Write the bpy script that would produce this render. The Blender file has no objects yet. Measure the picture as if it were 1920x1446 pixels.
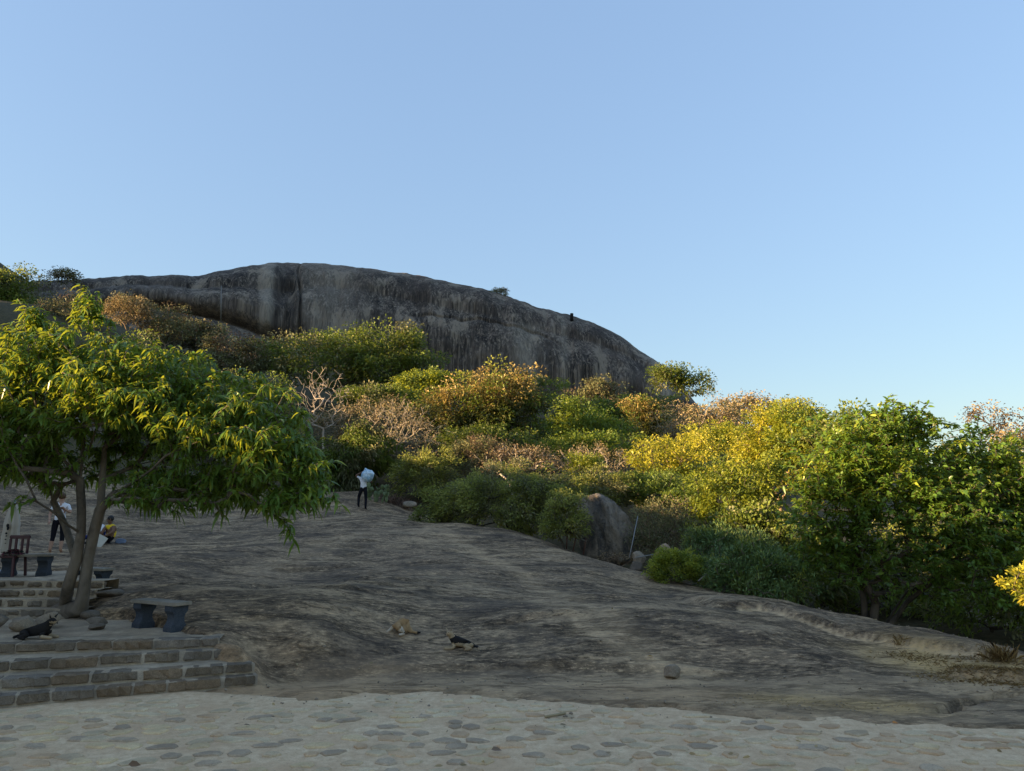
import bpy, bmesh, math, random
import numpy as np
from mathutils import Vector, Matrix

# ------------------------------------------------------------------ camera
F = 1371.0; CAMH = 2.3; PITCH = math.atan(258 / F)
sc = bpy.context.scene
col = sc.collection
cam_d = bpy.data.cameras.new('camera'); cam = bpy.data.objects.new('camera', cam_d); col.objects.link(cam)
cam_d.sensor_width = 36; cam_d.lens = 36 * F / 1920; cam_d.clip_end = 9000; cam_d.clip_start = 0.1
cam.location = (0, 0, CAMH); cam.rotation_euler = (math.pi / 2 + PITCH, 0, 0)
sc.camera = cam
# ------------------------------------------------------------------ sky and sun
SUN_EL, SUN_AZ = math.radians(10), math.radians(-105)      # azimuth from +Y, negative = left
w = bpy.data.worlds.new('World'); sc.world = w; w.use_nodes = True
wn = w.node_tree; wn.nodes.clear()
sky = wn.nodes.new('ShaderNodeTexSky'); sky.sky_type = 'NISHITA'; sky.sun_disc = False
sky.sun_elevation = SUN_EL; sky.sun_rotation = SUN_AZ
sky.air_density = 1.0; sky.dust_density = 0.4; sky.ozone_density = 2.7; sky.altitude = 200
bg = wn.nodes.new('ShaderNodeBackground'); bg.inputs[1].default_value = 0.15
wo = wn.nodes.new('ShaderNodeOutputWorld')
# the whole dome evenly compressed: a hazier tropical sky, less contrast between zenith and horizon
bw = wn.nodes.new('ShaderNodeRGBToBW'); pw = wn.nodes.new('ShaderNodeMath'); pw.operation = 'POWER'; pw.inputs[1].default_value = -0.6
vm = wn.nodes.new('ShaderNodeVectorMath'); vm.operation = 'SCALE'
wn.links.new(sky.outputs[0], bw.inputs[0]); wn.links.new(bw.outputs[0], pw.inputs[0]); wn.links.new(sky.outputs[0], vm.inputs[0]); wn.links.new(pw.outputs[0], vm.inputs['Scale'])
wn.links.new(vm.outputs[0], bg.inputs[0]); wn.links.new(bg.outputs[0], wo.inputs[0])
sl = bpy.data.lights.new('sun', 'SUN'); sl.energy = 5.0; sl.angle = math.radians(0.6); sl.color = (1.0, 0.80, 0.50)
so = bpy.data.objects.new('sun', sl); col.objects.link(so)
SUNV = Vector((math.sin(SUN_AZ) * math.cos(SUN_EL), math.cos(SUN_AZ) * math.cos(SUN_EL), math.sin(SUN_EL)))
so.rotation_euler = SUNV.to_track_quat('Z', 'Y').to_euler(); so.location = SUNV * 300
sc.view_settings.view_transform = 'Standard'; sc.view_settings.look = 'None'
sc.view_settings.exposure = 1.74; sc.view_settings.gamma = 1
sc.view_settings.use_white_balance = True; sc.view_settings.white_balance_temperature = 8200; sc.view_settings.white_balance_tint = 16   # camera set for open shade
sc.render.engine = 'CYCLES'
cy = sc.cycles
cy.use_denoising = True; cy.max_bounces = 6; cy.diffuse_bounces = 5; cy.glossy_bounces = 2
cy.transmission_bounces = 3; cy.transparent_max_bounces = 4; cy.caustics_reflective = False; cy.caustics_refractive = False
cy.sample_clamp_indirect = 4

R = random.Random(7)
NP = np.random.default_rng(11)

# ------------------------------------------------------------------ helpers: pixels to points
cp, sp_ = math.cos(PITCH), math.sin(PITCH)
def ray(u, v):
    a = (u - 960) / F; b = (723 - v) / F
    y = cp - sp_ * b; z = sp_ + cp * b
    return a / y, z / y
def P(u, v, d):
    rx, rz = ray(u, v); return np.array((rx * d, d, CAMH + rz * d))
def PZ(u, v, z):
    rx, rz = ray(u, v); d = (z - CAMH) / rz; return np.array((rx * d, d, z))
def pxm(d): return d / F          # metres per photo pixel at distance d

# ------------------------------------------------------------------ helpers: noise, thin plate spline
_perm = np.random.default_rng(5).permutation(512)
def _hash(i, j): return _perm[(_perm[i & 511] + j) & 511]
def noise2(x, y, seed=0):
    x = np.asarray(x, float) + seed * 17.31; y = np.asarray(y, float) + seed * 9.77
    xi = np.floor(x).astype(int); yi = np.floor(y).astype(int); xf = x - xi; yf = y - yi
    u = xf * xf * xf * (xf * (xf * 6 - 15) + 10); v = yf * yf * yf * (yf * (yf * 6 - 15) + 10)
    def g(i, j, dx, dy):
        a = _hash(i, j) * (2 * np.pi / 512); return np.cos(a) * dx + np.sin(a) * dy
    n00 = g(xi, yi, xf, yf); n10 = g(xi + 1, yi, xf - 1, yf); n01 = g(xi, yi + 1, xf, yf - 1); n11 = g(xi + 1, yi + 1, xf - 1, yf - 1)
    return ((n00 * (1 - u) + n10 * u) * (1 - v) + (n01 * (1 - u) + n11 * u) * v) * 1.5
def fbm(x, y, o=4, seed=0):
    s = 0; a = 1.0; f = 1.0
    for k in range(o):
        s = s + a * noise2(np.asarray(x) * f, np.asarray(y) * f, seed + k * 3); a *= .5; f *= 2.03
    return s
def sstep(a, b, x):
    t = np.clip((np.asarray(x, float) - a) / (b - a), 0, 1); return t * t * (3 - 2 * t)
class TPS:
    def __init__(self, pts, lam=0.02):
        p = np.array(pts, float); self.p = p[:, :2]; n = len(p)
        K = self._k(self.p[:, None, :] - self.p[None, :, :]) + np.eye(n) * lam
        Q = np.hstack([np.ones((n, 1)), self.p]); A = np.zeros((n + 3, n + 3))
        A[:n, :n] = K; A[:n, n:] = Q; A[n:, :n] = Q.T
        self.c = np.linalg.solve(A, np.concatenate([p[:, 2], np.zeros(3)]))
    def _k(self, d):
        r2 = (d ** 2).sum(-1); return 0.5 * r2 * np.log(r2 + 1e-9)
    def __call__(self, x, y):
        x = np.asarray(x, float); y = np.asarray(y, float); sh = np.broadcast(x, y).shape
        q = np.stack([np.broadcast_to(x, sh).ravel(), np.broadcast_to(y, sh).ravel()], -1)
        out = np.empty(len(q))
        for i in range(0, len(q), 20000):
            s = q[i:i + 20000]
            out[i:i + 20000] = self._k(s[:, None, :] - self.p[None]) @ self.c[:-3] + self.c[-3] + s @ self.c[-2:]
        return out.reshape(sh)

# ------------------------------------------------------------------ helpers: objects
def tag(o, label, cat, group=None):
    o['label'] = label; o['category'] = cat
    if group: o['group'] = group
    return o
def thing(name, label, cat, loc=(0, 0, 0), group=None, rz=0):
    o = bpy.data.objects.new(name, None); col.objects.link(o); o.location = tuple(float(c) for c in loc); o.rotation_euler = (0, 0, rz)
    o.empty_display_size = .2
    return tag(o, label, cat, group)
def link(name, me, parent=None, mats=None, loc=None):
    o = bpy.data.objects.new(name, me); col.objects.link(o)
    if mats is not None and not me.materials:
        for m in (mats if isinstance(mats, (list, tuple)) else [mats]): me.materials.append(m)
    if parent is not None: o.parent = parent
    if loc is not None: o.location = tuple(float(c) for c in loc)
    return o
def structure(o): o['kind'] = 'structure'; return o
def stuff(o): o['kind'] = 'stuff'; return o
def tri_mesh(name, V, T, tint=None, smooth=False):
    V = np.asarray(V, np.float32); T = np.asarray(T, np.int32)
    me = bpy.data.meshes.new(name); n, m = len(V), len(T); k = T.shape[1]
    me.vertices.add(n); me.vertices.foreach_set('co', V.ravel())
    me.loops.add(m * k); me.loops.foreach_set('vertex_index', T.ravel())
    me.polygons.add(m); me.polygons.foreach_set('loop_start', np.arange(0, m * k, k, dtype=np.int32))
    try: me.polygons.foreach_set('loop_total', np.full(m, k, dtype=np.int32))
    except Exception: pass
    if smooth: me.polygons.foreach_set('use_smooth', np.ones(m, bool))
    if tint is not None:
        a = me.attributes.new('tint', 'FLOAT', 'FACE'); a.data.foreach_set('value', np.asarray(tint, np.float32))
    me.update(calc_edges=True); me.validate()
    return me
def grid_mesh(name, X, Y, Z, attrs=None, smooth=True):
    r, c = X.shape
    V = np.stack([X.ravel(), Y.ravel(), Z.ravel()], -1)
    i = np.arange(r * c).reshape(r, c)
    Q = np.stack([i[:-1, :-1].ravel(), i[:-1, 1:].ravel(), i[1:, 1:].ravel(), i[1:, :-1].ravel()], -1)
    me = tri_mesh(name, V, Q, smooth=smooth)
    for k, a in (attrs or {}).items():
        at = me.attributes.new(k, 'FLOAT', 'POINT'); at.data.foreach_set('value', np.asarray(a, np.float32).ravel())
    return me
def bm_mesh(name, bm, smooth=False):
    me = bpy.data.meshes.new(name); bmesh.ops.recalc_face_normals(bm, faces=bm.faces[:]); bm.to_mesh(me); bm.free()
    if smooth:
        for p in me.polygons: p.use_smooth = True
    return me

# ------------------------------------------------------------------ materials
class NT:
    def __init__(self, name):
        self.m = bpy.data.materials.new(name); self.m.use_nodes = True; self.t = self.m.node_tree; self.t.nodes.clear()
        self.out = self.n('OutputMaterial')
    def n(self, kind, **kw):
        nd = self.t.nodes.new('ShaderNode' + kind)
        for k, v in kw.items():
            if k.startswith('i_'):
                key = k[2:]; nd.inputs[int(key) if key.isdigit() else key].default_value = v
            else: setattr(nd, k, v)
        return nd
    def l(self, a, b): self.t.links.new(a, b)
    def coords(self, scale=(1, 1, 1), rot=(0, 0, 0), world=True):
        g = self.n('NewGeometry') if world else self.n('TexCoord')
        mp = self.n('Mapping'); mp.inputs['Scale'].default_value = scale; mp.inputs['Rotation'].default_value = rot
        self.l(g.outputs['Position'] if world else g.outputs['Object'], mp.inputs[0]); return mp.outputs[0]
    def noise(self, co, scale, detail=5, rough=.55, dist=0):
        nd = self.n('TexNoise'); nd.inputs['Scale'].default_value = scale; nd.inputs['Detail'].default_value = detail
        nd.inputs['Roughness'].default_value = rough; nd.inputs['Distortion'].default_value = dist
        self.l(co, nd.inputs['Vector']); return nd.outputs['Fac']
    def ramp(self, fac, stops):
        r = self.n('ValToRGB'); e = r.color_ramp.elements
        while len(e) < len(stops): e.new(.5)
        for k, (p, c) in enumerate(stops):
            e[k].position = p; e[k].color = (c, c, c, 1) if isinstance(c, (int, float)) else (*c, 1)
        self.l(fac, r.inputs[0]); return r.outputs[0]
    def mix(self, fac, a, b, mode='MIX'):
        m = self.n('MixRGB', blend_type=mode)
        for s, v in ((0, fac), (1, a), (2, b)):
            if hasattr(v, 'is_linked') or hasattr(v, 'links'): self.l(v, m.inputs[s])
            elif s == 0: m.inputs[0].default_value = v
            else: m.inputs[s].default_value = (*v, 1)
        return m.outputs[0]
    def math(self, op, a, b=None):
        m = self.n('Math', operation=op)
        for s, v in ((0, a), (1, b)):
            if v is None: continue
            if hasattr(v, 'links'): self.l(v, m.inputs[s])
            else: m.inputs[s].default_value = v
        return m.outputs[0]
    def attr(self, name): return self.n('Attribute', attribute_name=name).outputs['Fac']
    def bsdf(self, color, rough=.8, spec=.3, bump=None, strength=.3, dist=.02, metal=0):
        b = self.n('BsdfPrincipled'); b.inputs['Specular IOR Level'].default_value = spec; b.inputs['Metallic'].default_value = metal
        if hasattr(rough, 'links'): self.l(rough, b.inputs['Roughness'])
        else: b.inputs['Roughness'].default_value = rough
        if hasattr(color, 'links'): self.l(color, b.inputs['Base Color'])
        else: b.inputs['Base Color'].default_value = (*color, 1)
        if bump is not None:
            bp = self.n('Bump'); bp.inputs['Strength'].default_value = strength; bp.inputs['Distance'].default_value = dist
            self.l(bump, bp.inputs['Height']); self.l(bp.outputs[0], b.inputs['Normal'])
        return b
    def done(self, b): self.l(b.outputs[0], self.out.inputs[0]); return self.m

def simple(name, c, rough=.7, spec=.3, var=.25, scale=8, metal=0, bump=.2):
    t = NT(name); co = t.coords(world=False); n = t.noise(co, scale, 5)
    colr = t.mix(n, tuple(x * (1 - var) for x in c), tuple(min(1, x * (1 + var)) for x in c))
    return t.done(t.bsdf(colr, rough, spec, n, bump, .01, metal))
def stone_mat(name, a, b, scale=6, speck=.5):
    t = NT(name); co = t.coords()
    n = t.noise(co, scale, 6, .65); s = t.noise(co, 60, 3, .7); big = t.noise(co, 1.3, 3)
    c = t.mix(t.ramp(n, [(.3, 0.), (.7, 1.)]), a, b)
    c = t.mix(t.ramp(s, [(.45, 0.), (.75, speck)]), c, tuple(min(1, x * 2.0) for x in b))
    c = t.mix(t.ramp(big, [(.35, .55), (.65, 0.)]), c, tuple(x * .55 for x in a))
    h = t.math('ADD', n, t.math('MULTIPLY', s, .4))
    return t.done(t.bsdf(c, .85, .25, h, .55, .02))
def leaf_mat(name, stops, trans=.35, rough=.45, tcol=None):
    t = NT(name); f = t.attr('tint')
    c = t.ramp(f, stops)
    b = t.bsdf(c, rough, .35)
    tr = t.n('BsdfTranslucent')
    tc = t.mix(.5, c, tcol, 'MIX') if tcol else c
    t.l(tc, tr.inputs[0])
    m = t.n('MixShader'); m.inputs[0].default_value = trans
    t.l(b.outputs[0], m.inputs[1]); t.l(tr.outputs[0], m.inputs[2])
    t.l(m.outputs[0], t.out.inputs[0]); return t.m
# ------------------------------------------------------------------ terrain functions
edge_px = [(-500, 1345), (-200, 1335), (0, 1326), (160, 1316), (330, 1304), (430, 1314), (540, 1320), (600, 1312), (660, 1300), (780, 1296), (960, 1306),
           (1100, 1317), (1250, 1327), (1400, 1341), (1600, 1350), (1800, 1362), (1920, 1368), (2300, 1385)]
EDGE = np.array([PZ(u, v, 0)[:2] for u, v in edge_px]); EDGE = EDGE[np.argsort(EDGE[:, 0])]
def edge_y(x): return np.interp(x, EDGE[:, 0], EDGE[:, 1])

crest = [(740, 940, 37), (900, 990, 31), (1050, 1030, 27), (1180, 1065, 23.5), (1300, 1095, 21), (1500, 1145, 18.5),
         (1700, 1190, 16), (1860, 1225, 14.5), (1990, 1252, 13.6)]
pts = []
for u in (520, 620, 760, 900, 1050, 1200, 1330, 1450): pts.append(PZ(u, 1260, .04))
for u, v, d in crest: pts.append(P(u, v, d))
for u, v, d in crest:
    p = P(u, v, d); q = p / math.hypot(p[0], p[1]); off = np.array((.55, .83))
    pts.append((p[0] + off[0] * 2.2, p[1] + off[1] * 2.2, p[2] - .9)); pts.append((p[0] + off[0] * 6, p[1] + off[1] * 6, p[2] - 1.9))
for u, v, d in [(680, 1200, 12.7), (680, 1100, 17.2), (680, 1030, 22.3), (680, 953, 33), (450, 1205, 11.6), (560, 1200, 12.2), (300, 1100, 15),
                (400, 1100, 15.5), (550, 1100, 16.5), (850, 1100, 17), (1000, 1100, 17), (1150, 1105, 18), (1250, 1112, 19),
                (300, 1030, 22), (500, 1030, 22.5), (900, 1045, 21.5), (1000, 1055, 21), (200, 1018, 25), (60, 1035, 21), (300, 970, 31),
                (500, 960, 33), (150, 960, 31), (0, 942, 31), (0, 850, 45), (200, 880, 42), (400, 915, 38), (850, 985, 31), (560, 920, 38),
                (1000, 1200, 12.8), (1200, 1200, 13), (1400, 1205, 13), (1600, 1225, 13), (-200, 1020, 21), (-300, 940, 28),
                (330, 1178, 12.2), (240, 1160, 13.1), (190, 1120, 15.0), (215, 1088, 17.0)]:
    pts.append(P(u, v, d))
for u, v in [(1300, 1290), (1500, 1285), (1700, 1295), (1900, 1300), (1750, 1330), (2100, 1320), (1950, 1275), (600, 1290), (900, 1285), (1100, 1290)]: pts.append(PZ(u, v, .03))
for u, v, z in [(430, 1292, -.02), (350, 1303, -.06), (490, 1282, .0), (540, 1300, .0), (300, 1310, -.08), (500, 1268, .03), (465, 1240, .2)]: pts.append(PZ(u, v, z))
for x, y, z in [(-6, 10.5, .0), (-8, 10, .0), (-8.5, 12, .35), (-12, 13, .5), (-12, 17, .9), (-16, 18, 1.2), (-14, 9, .1), (-22, 15, 1.8), (-30, 30, 5.5), (-30, 20, 4.5),
                (-30, 42, 9), (-20, 8, .5), (0, 6, -.05), (10, 6, -.05), (-10, 6, -.05), (14, 9, -.05), (20, 12, -.6)]: pts.append((x, y, z))
_slab = TPS(pts, .05)

def seg_dist(x, y, poly):
    """distance and signed side to a polyline of (x, y)"""
    best = np.full(np.shape(x), 1e9); side = np.zeros(np.shape(x)); tt = np.zeros(np.shape(x)); acc = 0
    L = [math.hypot(b[0] - a[0], b[1] - a[1]) for a, b in zip(poly[:-1], poly[1:])]; tot = sum(L)
    for (a, b), l in zip(zip(poly[:-1], poly[1:]), L):
        dx, dy = (b[0] - a[0]) / l, (b[1] - a[1]) / l
        t = np.clip((x - a[0]) * dx + (y - a[1]) * dy, 0, l)
        ex = x - a[0] - t * dx; ey = y - a[1] - t * dy; d = np.hypot(ex, ey)
        m = d < best; best = np.where(m, d, best); side = np.where(m, dx * ey - dy * ex, side); tt = np.where(m, (acc + t) / tot, tt); acc += l
    return best, np.sign(side), tt
scarp = [PZ(u, v, z)[:2] for u, v, z in [(1330, 1172, .28), (1430, 1172, .25), (1500, 1190, .2), (1580, 1204, .15), (1700, 1224, .08), (1830, 1243, .03), (1960, 1262, 0)]]
scarp2 = [PZ(u, v, .02)[:2] for u, v in [(1770, 1276), (1850, 1282), (1930, 1288), (2050, 1296)]]
fissure = [PZ(u, v, .03)[:2] for u, v in [(1768, 1334), (1790, 1318), (1850, 1308), (1905, 1302), (1960, 1300)]]
toe = [PZ(u, v, .04)[:2] for u, v in [(560, 1266), (700, 1258), (900, 1258), (1100, 1257), (1250, 1260), (1420, 1268)]]
hollow = [P(500, 1105, 16)[:2], P(560, 1100, 16.3)[:2], P(655, 1098, 17)[:2]]
def S(x, y):
    x = np.asarray(x, float); y = np.asarray(y, float)
    z = _slab(x, y)
    far = sstep(10.5, 13.5, y)
    # strata run down the slope: a rotated, stretched noise
    a = .22; xr = x * math.cos(a) + y * math.sin(a); yr = -x * math.sin(a) + y * math.cos(a)
    amp = .25 + .75 * far
    z = z + amp * (.16 * fbm(x / 4.2, y / 5.0, 2, 1) + .04 * fbm(xr / 2.6, yr / 1.1, 3, 4) - .035 * np.abs(noise2(xr / 3.4, yr / 1.3, 8)) - .012 * np.abs(noise2(xr / 1.3, yr / .45, 18)))
    z = z + .014 * fbm(x / .35, y / .25, 3, 9)
    for sp_s, sd, am in ((1.7, 101, .07), (.7, 107, .018)):      # thin overlapping sheets of rock
        ph = yr / sp_s + .55 * fbm(xr / (4.5 * sp_s), yr / (2.5 * sp_s), 3, sd); fr = ph - np.floor(ph)
        saw = sstep(0, .10, fr) * (1 - fr)
        z = z + amp * am * saw * sstep(.05, .45, noise2(xr / 2.8, yr / 2.0, sd + 3))
    d, s, t = seg_dist(x, y, scarp)
    z = z + .15 * sstep(-.06, .1, d * s) * np.exp(-np.clip(d - .2, 0, 9) / 2.5) * sstep(0, .06, t) * (1 - sstep(.8, 1, t))
    d, s, t = seg_dist(x, y, scarp2)
    z = z + .16 * sstep(-.05, .06, d * s) * np.exp(-np.clip(d - .1, 0, 9) / .8) * sstep(0, .15, t)
    wob = .05 * noise2(x / .22, y / .22, 60)
    d, s, t = seg_dist(x, y, fissure)
    z = z - .3 * (1 - sstep(.02, .11, d + wob)) * sstep(0, .05, t) * (1 - .7 * sstep(.4, 1, t))
    d, s, t = seg_dist(x, y, toe)
    z = z + .075 * sstep(-.05, .05, d * s + wob) * np.exp(-np.clip(d, 0, 9) / .9) * sstep(0, .06, t) * (1 - sstep(.9, 1, t))
    d, s, t = seg_dist(x, y, hollow)
    z = z - .22 * np.exp(-((d + .1 * noise2(x / .5, y / .5, 63)) / .3) ** 2)
    # bed of the paving and of the stone terraces
    z = z - .2 * sstep(-.06, .5, edge_y(x) - y + .16 * fbm(x / .6, y / .6, 3, 14) + .07 * fbm(x / .14, y / .14, 3, 15)) * (1 - .0 * far)
    return z
def S1(x, y): return float(S(np.array([x]), np.array([y]))[0])
# terraces lie in a cut of the slab
def in_poly(x, y, poly, soft):
    d, _, _ = seg_dist(x, y, list(poly) + [poly[0]])
    n = len(poly); ins = np.zeros(np.shape(x), bool)
    for i in range(n):
        a, b = poly[i], poly[(i + 1) % n]
        c = ((a[1] > y) != (b[1] > y)) & (x < (b[0] - a[0]) * (y - a[1]) / (b[1] - a[1] + 1e-12) + a[0]); ins ^= c
    return np.where(ins, sstep(0, soft, d), 0)
Z1, Z2 = .56, 1.15
STEP = [((0, 1306), (484, 1266), .14), ((0, 1275), (478, 1244), .28), ((0, 1243), (447, 1216), .42), ((0, 1209), (411, 1197), .56)]
step_lines = []
for (a, b, z) in STEP:
    A = PZ(*a, z); B = PZ(*b, z); dv = (B - A); A2 = A - dv * .9; step_lines.append((A2, B, z))
terr1 = [tuple(step_lines[0][0][:2]), tuple(step_lines[0][1][:2]), tuple(PZ(411, 1197, Z1)[:2]), tuple(PZ(330, 1178, Z1)[:2]), tuple(PZ(240, 1160, Z1)[:2]), (-7.9, 14.3), (-7.9, 14.9), (-19, 14.9), (-19, 9)]
terr2 = [(-19, 14.3), (-8.3, 14.3), (-9.0, 16.2), (-10.2, 17.8), (-10.6, 18.6), (-19, 18.6)]
_S0 = S
def S(x, y):
    z = _S0(x, y)
    return z - .45 * in_poly(x, y, terr1, .25) - .6 * in_poly(x, y, terr2, .5)
def ground_px(u, v, d0=8, d1=60):
    rx, rz = ray(u, v); d = np.linspace(d0, d1, 2600)
    h = S(rx * d, d); g_ = h - CAMH - rz * d; k = int(np.argmax(g_ >= 0)) if (g_ >= 0).any() else int(np.argmax(g_))
    return np.array((rx * d[k], d[k], float(h[k])))

hp = [(-42, -14, 10.6), (-42, -6, 10.4), (-42, 0, 10.2), (-42, 5.5, 10.5), (-42, 12, 11.2), (-42, 17, 11.9), (-42, 24, 11.7), (-42, 30, 12.6), (-42, 36, 14.3), (-42, 45, 17), (-42, 54, 19.5), (-43, 62, 21), (-48, 72, 24), (-60, 20, 7), (-62, 45, 10), (-60, 0, 6), (-62, 80, 25), (-66, 90, 29), (-73, 84, 31), (-98, 84, 57), (-115, 84, 60), (-100, 70, 45),  # unseen left ridge shaped to shade the slope, far-left hill added to shade cliff
      (-32, 34, 6.4), (-32, 46, 9.6), (-30, 60, 14.5), (-26, 40, 7.0), (-20, 45, 7.0), (-15, 55, 9.5), (-10, 46, 6.8), (-4, 40, 4.0), (2, 40, 3.2), (0, 50, 7.4), (-12, 62, 11.5), (0, 80, 15),
      (-48, 98, 27.5), (-34, 98, 22.5), (-12, 100, 21), (8, 100, 19), (24, 100, 17.5), (45, 100, 12), (80, 100, 7), (20, 60, 6.5), (12, 50, 5.2), (14, 35, 1.0), (9, 34, 1.4),
      (20, 25, -.8), (12, 20, -.9), (8, 22, -.6), (30, 40, .6), (40, 60, 4), (16, 14, -1.2), (25, 10, -1.5), (60, 40, -1), (90, 70, 2), (-8, 34, 2.4), (-20, 31, 2.0), (0, 28, .6), (4, 24, -.2),
      (-5, 20, 0), (-20, 20, .6), (-25, 24, 2), (0, 14, -1.2), (-12, 12, -.8), (-30, 120, 34), (20, 130, 22), (-80, 130, 40), (100, 140, 8), (-25, 8, .6), (10, 8, -1.5), (-30, 22, 4.6), (-34, 14, 6)]
_hill = TPS(hp, .5)
def H2(x, y): return _hill(x, y) + .35 * fbm(np.asarray(x) / 6, np.asarray(y) / 6, 3, 31)
def G1(x, y):
    h = float(H2(np.array([x]), np.array([y]))[0])
    return max(h, S1(x, y)) if (-30 < x < 19 and 6 < y < 52) else h

# ------------------------------------------------------------------ slab, hill, far ground
rows = [5.0]
while rows[-1] < 52: rows.append(rows[-1] + max(.05, .0062 * rows[-1]))
ys = np.array(rows)
xs = np.concatenate([np.arange(-30, -13, .3), np.arange(-13, 14, .09), np.arange(14, 20.1, .3)])
X, Y = np.meshgrid(xs, ys)
Z = S(X, Y)
trail = [P(*q)[:2] for q in [(800, 1000, 28), (880, 1035, 23), (960, 1068, 20), (1040, 1110, 16.8), (1100, 1150, 14.8), (1180, 1200, 13), (1250, 1250, 11.7)]]
trail2 = [P(*q)[:2] for q in [(1000, 1130, 15.8), (1080, 1175, 13.8), (1180, 1225, 12.4), (1330, 1256, 11.6)]]
trail3 = [P(*q)[:2] for q in [(640, 1010, 24), (560, 1040, 21.5), (480, 1075, 18)]]
def near(poly, wd, seed):
    d, _, _ = seg_dist(X, Y, poly); d = d + .45 * wd * fbm(X / .8, Y / .8, 3, seed); return np.exp(-np.clip(d, 0, 99) ** 2 / wd ** 2)
wear = .42 * near(trail, .3, 21) + .42 * near(trail2, .2, 22) + .25 * near(trail3, .6, 23)
d_, s_, t_ = seg_dist(X, Y, scarp)
wear = wear + 1.0 * ((d_ < .16) & (t_ > .1)) * (s_ < .5)
apron = sstep(.3, -.5, Y - np.interp(X, [p[0] for p in toe], [p[1] for p in toe]))
sandp = [PZ(u, v, 0)[:2] for u, v in [(340, 1300), (430, 1290), (560, 1300), (640, 1290)]]
sand = near(sandp, .8, 25) + .8 * near([PZ(1180, 1300, 0)[:2], PZ(1260, 1308, 0)[:2], PZ(1330, 1312, 0)[:2]], .7, 26)
straw = .9 * near([PZ(1720, 1240, .05)[:2], PZ(1800, 1255, .05)[:2], PZ(1930, 1262, .05)[:2]], .75, 27) + .6 * near([PZ(1440, 1316, 0)[:2], PZ(1600, 1322, 0)[:2], PZ(1700, 1326, 0)[:2]], .35, 28)
t = NT('rock_slab')
co = t.coords(); cs = t.coords((.5, 1.0, 1.0), (0, 0, -.22)); cx = t.coords((.42, 1.0, 1.0), (0, 0, -.12))
big = t.noise(co, .33, 4, .6); st = t.noise(cs, 1.7, 9, .7, .25); fine = t.noise(cx, 16, 7, .78); sp = t.noise(co, 70, 2, .6)
c = t.mix(t.ramp(st, [(.42, 0.), (.58, 1.)]), (0.139, 0.094, 0.059), (0.415, 0.278, 0.164))
c = t.mix(t.ramp(big, [(.42, 0.), (.62, .65)]), c, (0.170, 0.114, 0.076))
c = t.mix(t.ramp(fine, [(.52, 0.), (.64, .8)]), c, (0.708, 0.465, 0.270))
c2_ = t.noise(t.coords((.3, 1.0, 1.0), (0, 0, -.3)), 1.1, 9, .68, .3)
ck = t.math('ABSOLUTE', t.math('SUBTRACT', c2_, .5)); c = t.mix(t.ramp(ck, [(.0, .85), (.012, 0.)]), c, (0.030, 0.023, 0.018))
c = t.mix(t.ramp(fine, [(.36, .95), (.46, 0.)]), c, (0.034, 0.025, 0.020))
c = t.mix(t.math('MULTIPLY', t.ramp(sp, [(.6, 0.), (.75, .5)]), .6), c, (0.451, 0.358, 0.265))
sta = t.noise(t.coords((.7, 1, 1)), .8, 8, .66, .4); c = t.mix(t.ramp(sta, [(.52, 0.), (.60, .6)]), c, (0.076, 0.058, 0.046)); c = t.mix(t.ramp(sta, [(.34, .4), (.42, 0.)]), c, (0.366, 0.270, 0.180))
wr = t.math('MULTIPLY', t.attr('wear'), t.ramp(fine, [(.3, .35), (.6, 1.)]))
c = t.mix(wr, c, (0.693, 0.460, 0.265))
ap = t.math('MULTIPLY', t.attr('apron'), t.ramp(st, [(.35, .12), (.65, .6)])); c = t.mix(ap, c, (0.543, 0.364, 0.212))
sa = t.math('MULTIPLY', t.attr('sand'), t.ramp(fine, [(.3, .15), (.6, .75)])); c = t.mix(sa, c, (0.543, 0.332, 0.180))
sw = t.math('MULTIPLY', t.attr('straw'), t.ramp(fine, [(.35, .2), (.55, 1.)])); c = t.mix(sw, c, (0.610, 0.374, 0.150))
h = t.math('ADD', t.math('MULTIPLY', st, 1.0), t.math('MULTIPLY', fine, .7))
h = t.math('SUBTRACT', h, t.ramp(ck, [(.0, .5), (.03, 0.)]))
M_SLAB = t.done(t.bsdf(c, .9, .15, h, .9, .05))
slab = structure(link('rock_slope', grid_mesh('rock_slope', X, Y, Z, dict(wear=np.clip(wear, 0, 1), apron=apron, sand=np.clip(sand, 0, 1), straw=np.clip(straw, 0, 1))), None, M_SLAB))

t = NT('hillside'); co = t.coords()
n = t.noise(co, .8, 6, .65); n2 = t.noise(co, 5, 4)
c = t.mix(n, (.03, .032, .018), (.10, .08, .045)); c = t.mix(t.ramp(n2, [(.4, 0.), (.7, .5)]), c, (.15, .11, .06))
M_HILL = t.done(t.bsdf(c, .95, .1, n2, .6, .1))
gx, gy = np.meshgrid(np.arange(-150, 151, 1.6), np.arange(-30, 175, 1.6))
gz = H2(gx, gy)
rim = np.maximum(sstep(110, 150, np.abs(gx)), np.maximum(sstep(135, 174, gy), sstep(0, -28, gy)))
gz = gz * (1 - rim) + (-4) * rim
gz = np.where((gy < 13) & (gx > -25), np.minimum(gz, -.9), gz)
structure(link('hillside', grid_mesh('hillside', gx, gy, gz), None, M_HILL))
bm = bmesh.new()
ring = [bm.verts.new((4000 * math.cos(a), 4000 * math.sin(a), -4.2)) for a in np.linspace(0, 2 * math.pi, 64, endpoint=False)]
bm.faces.new(ring)
structure(link('ground', bm_mesh('ground', bm), None, M_HILL))

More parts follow.
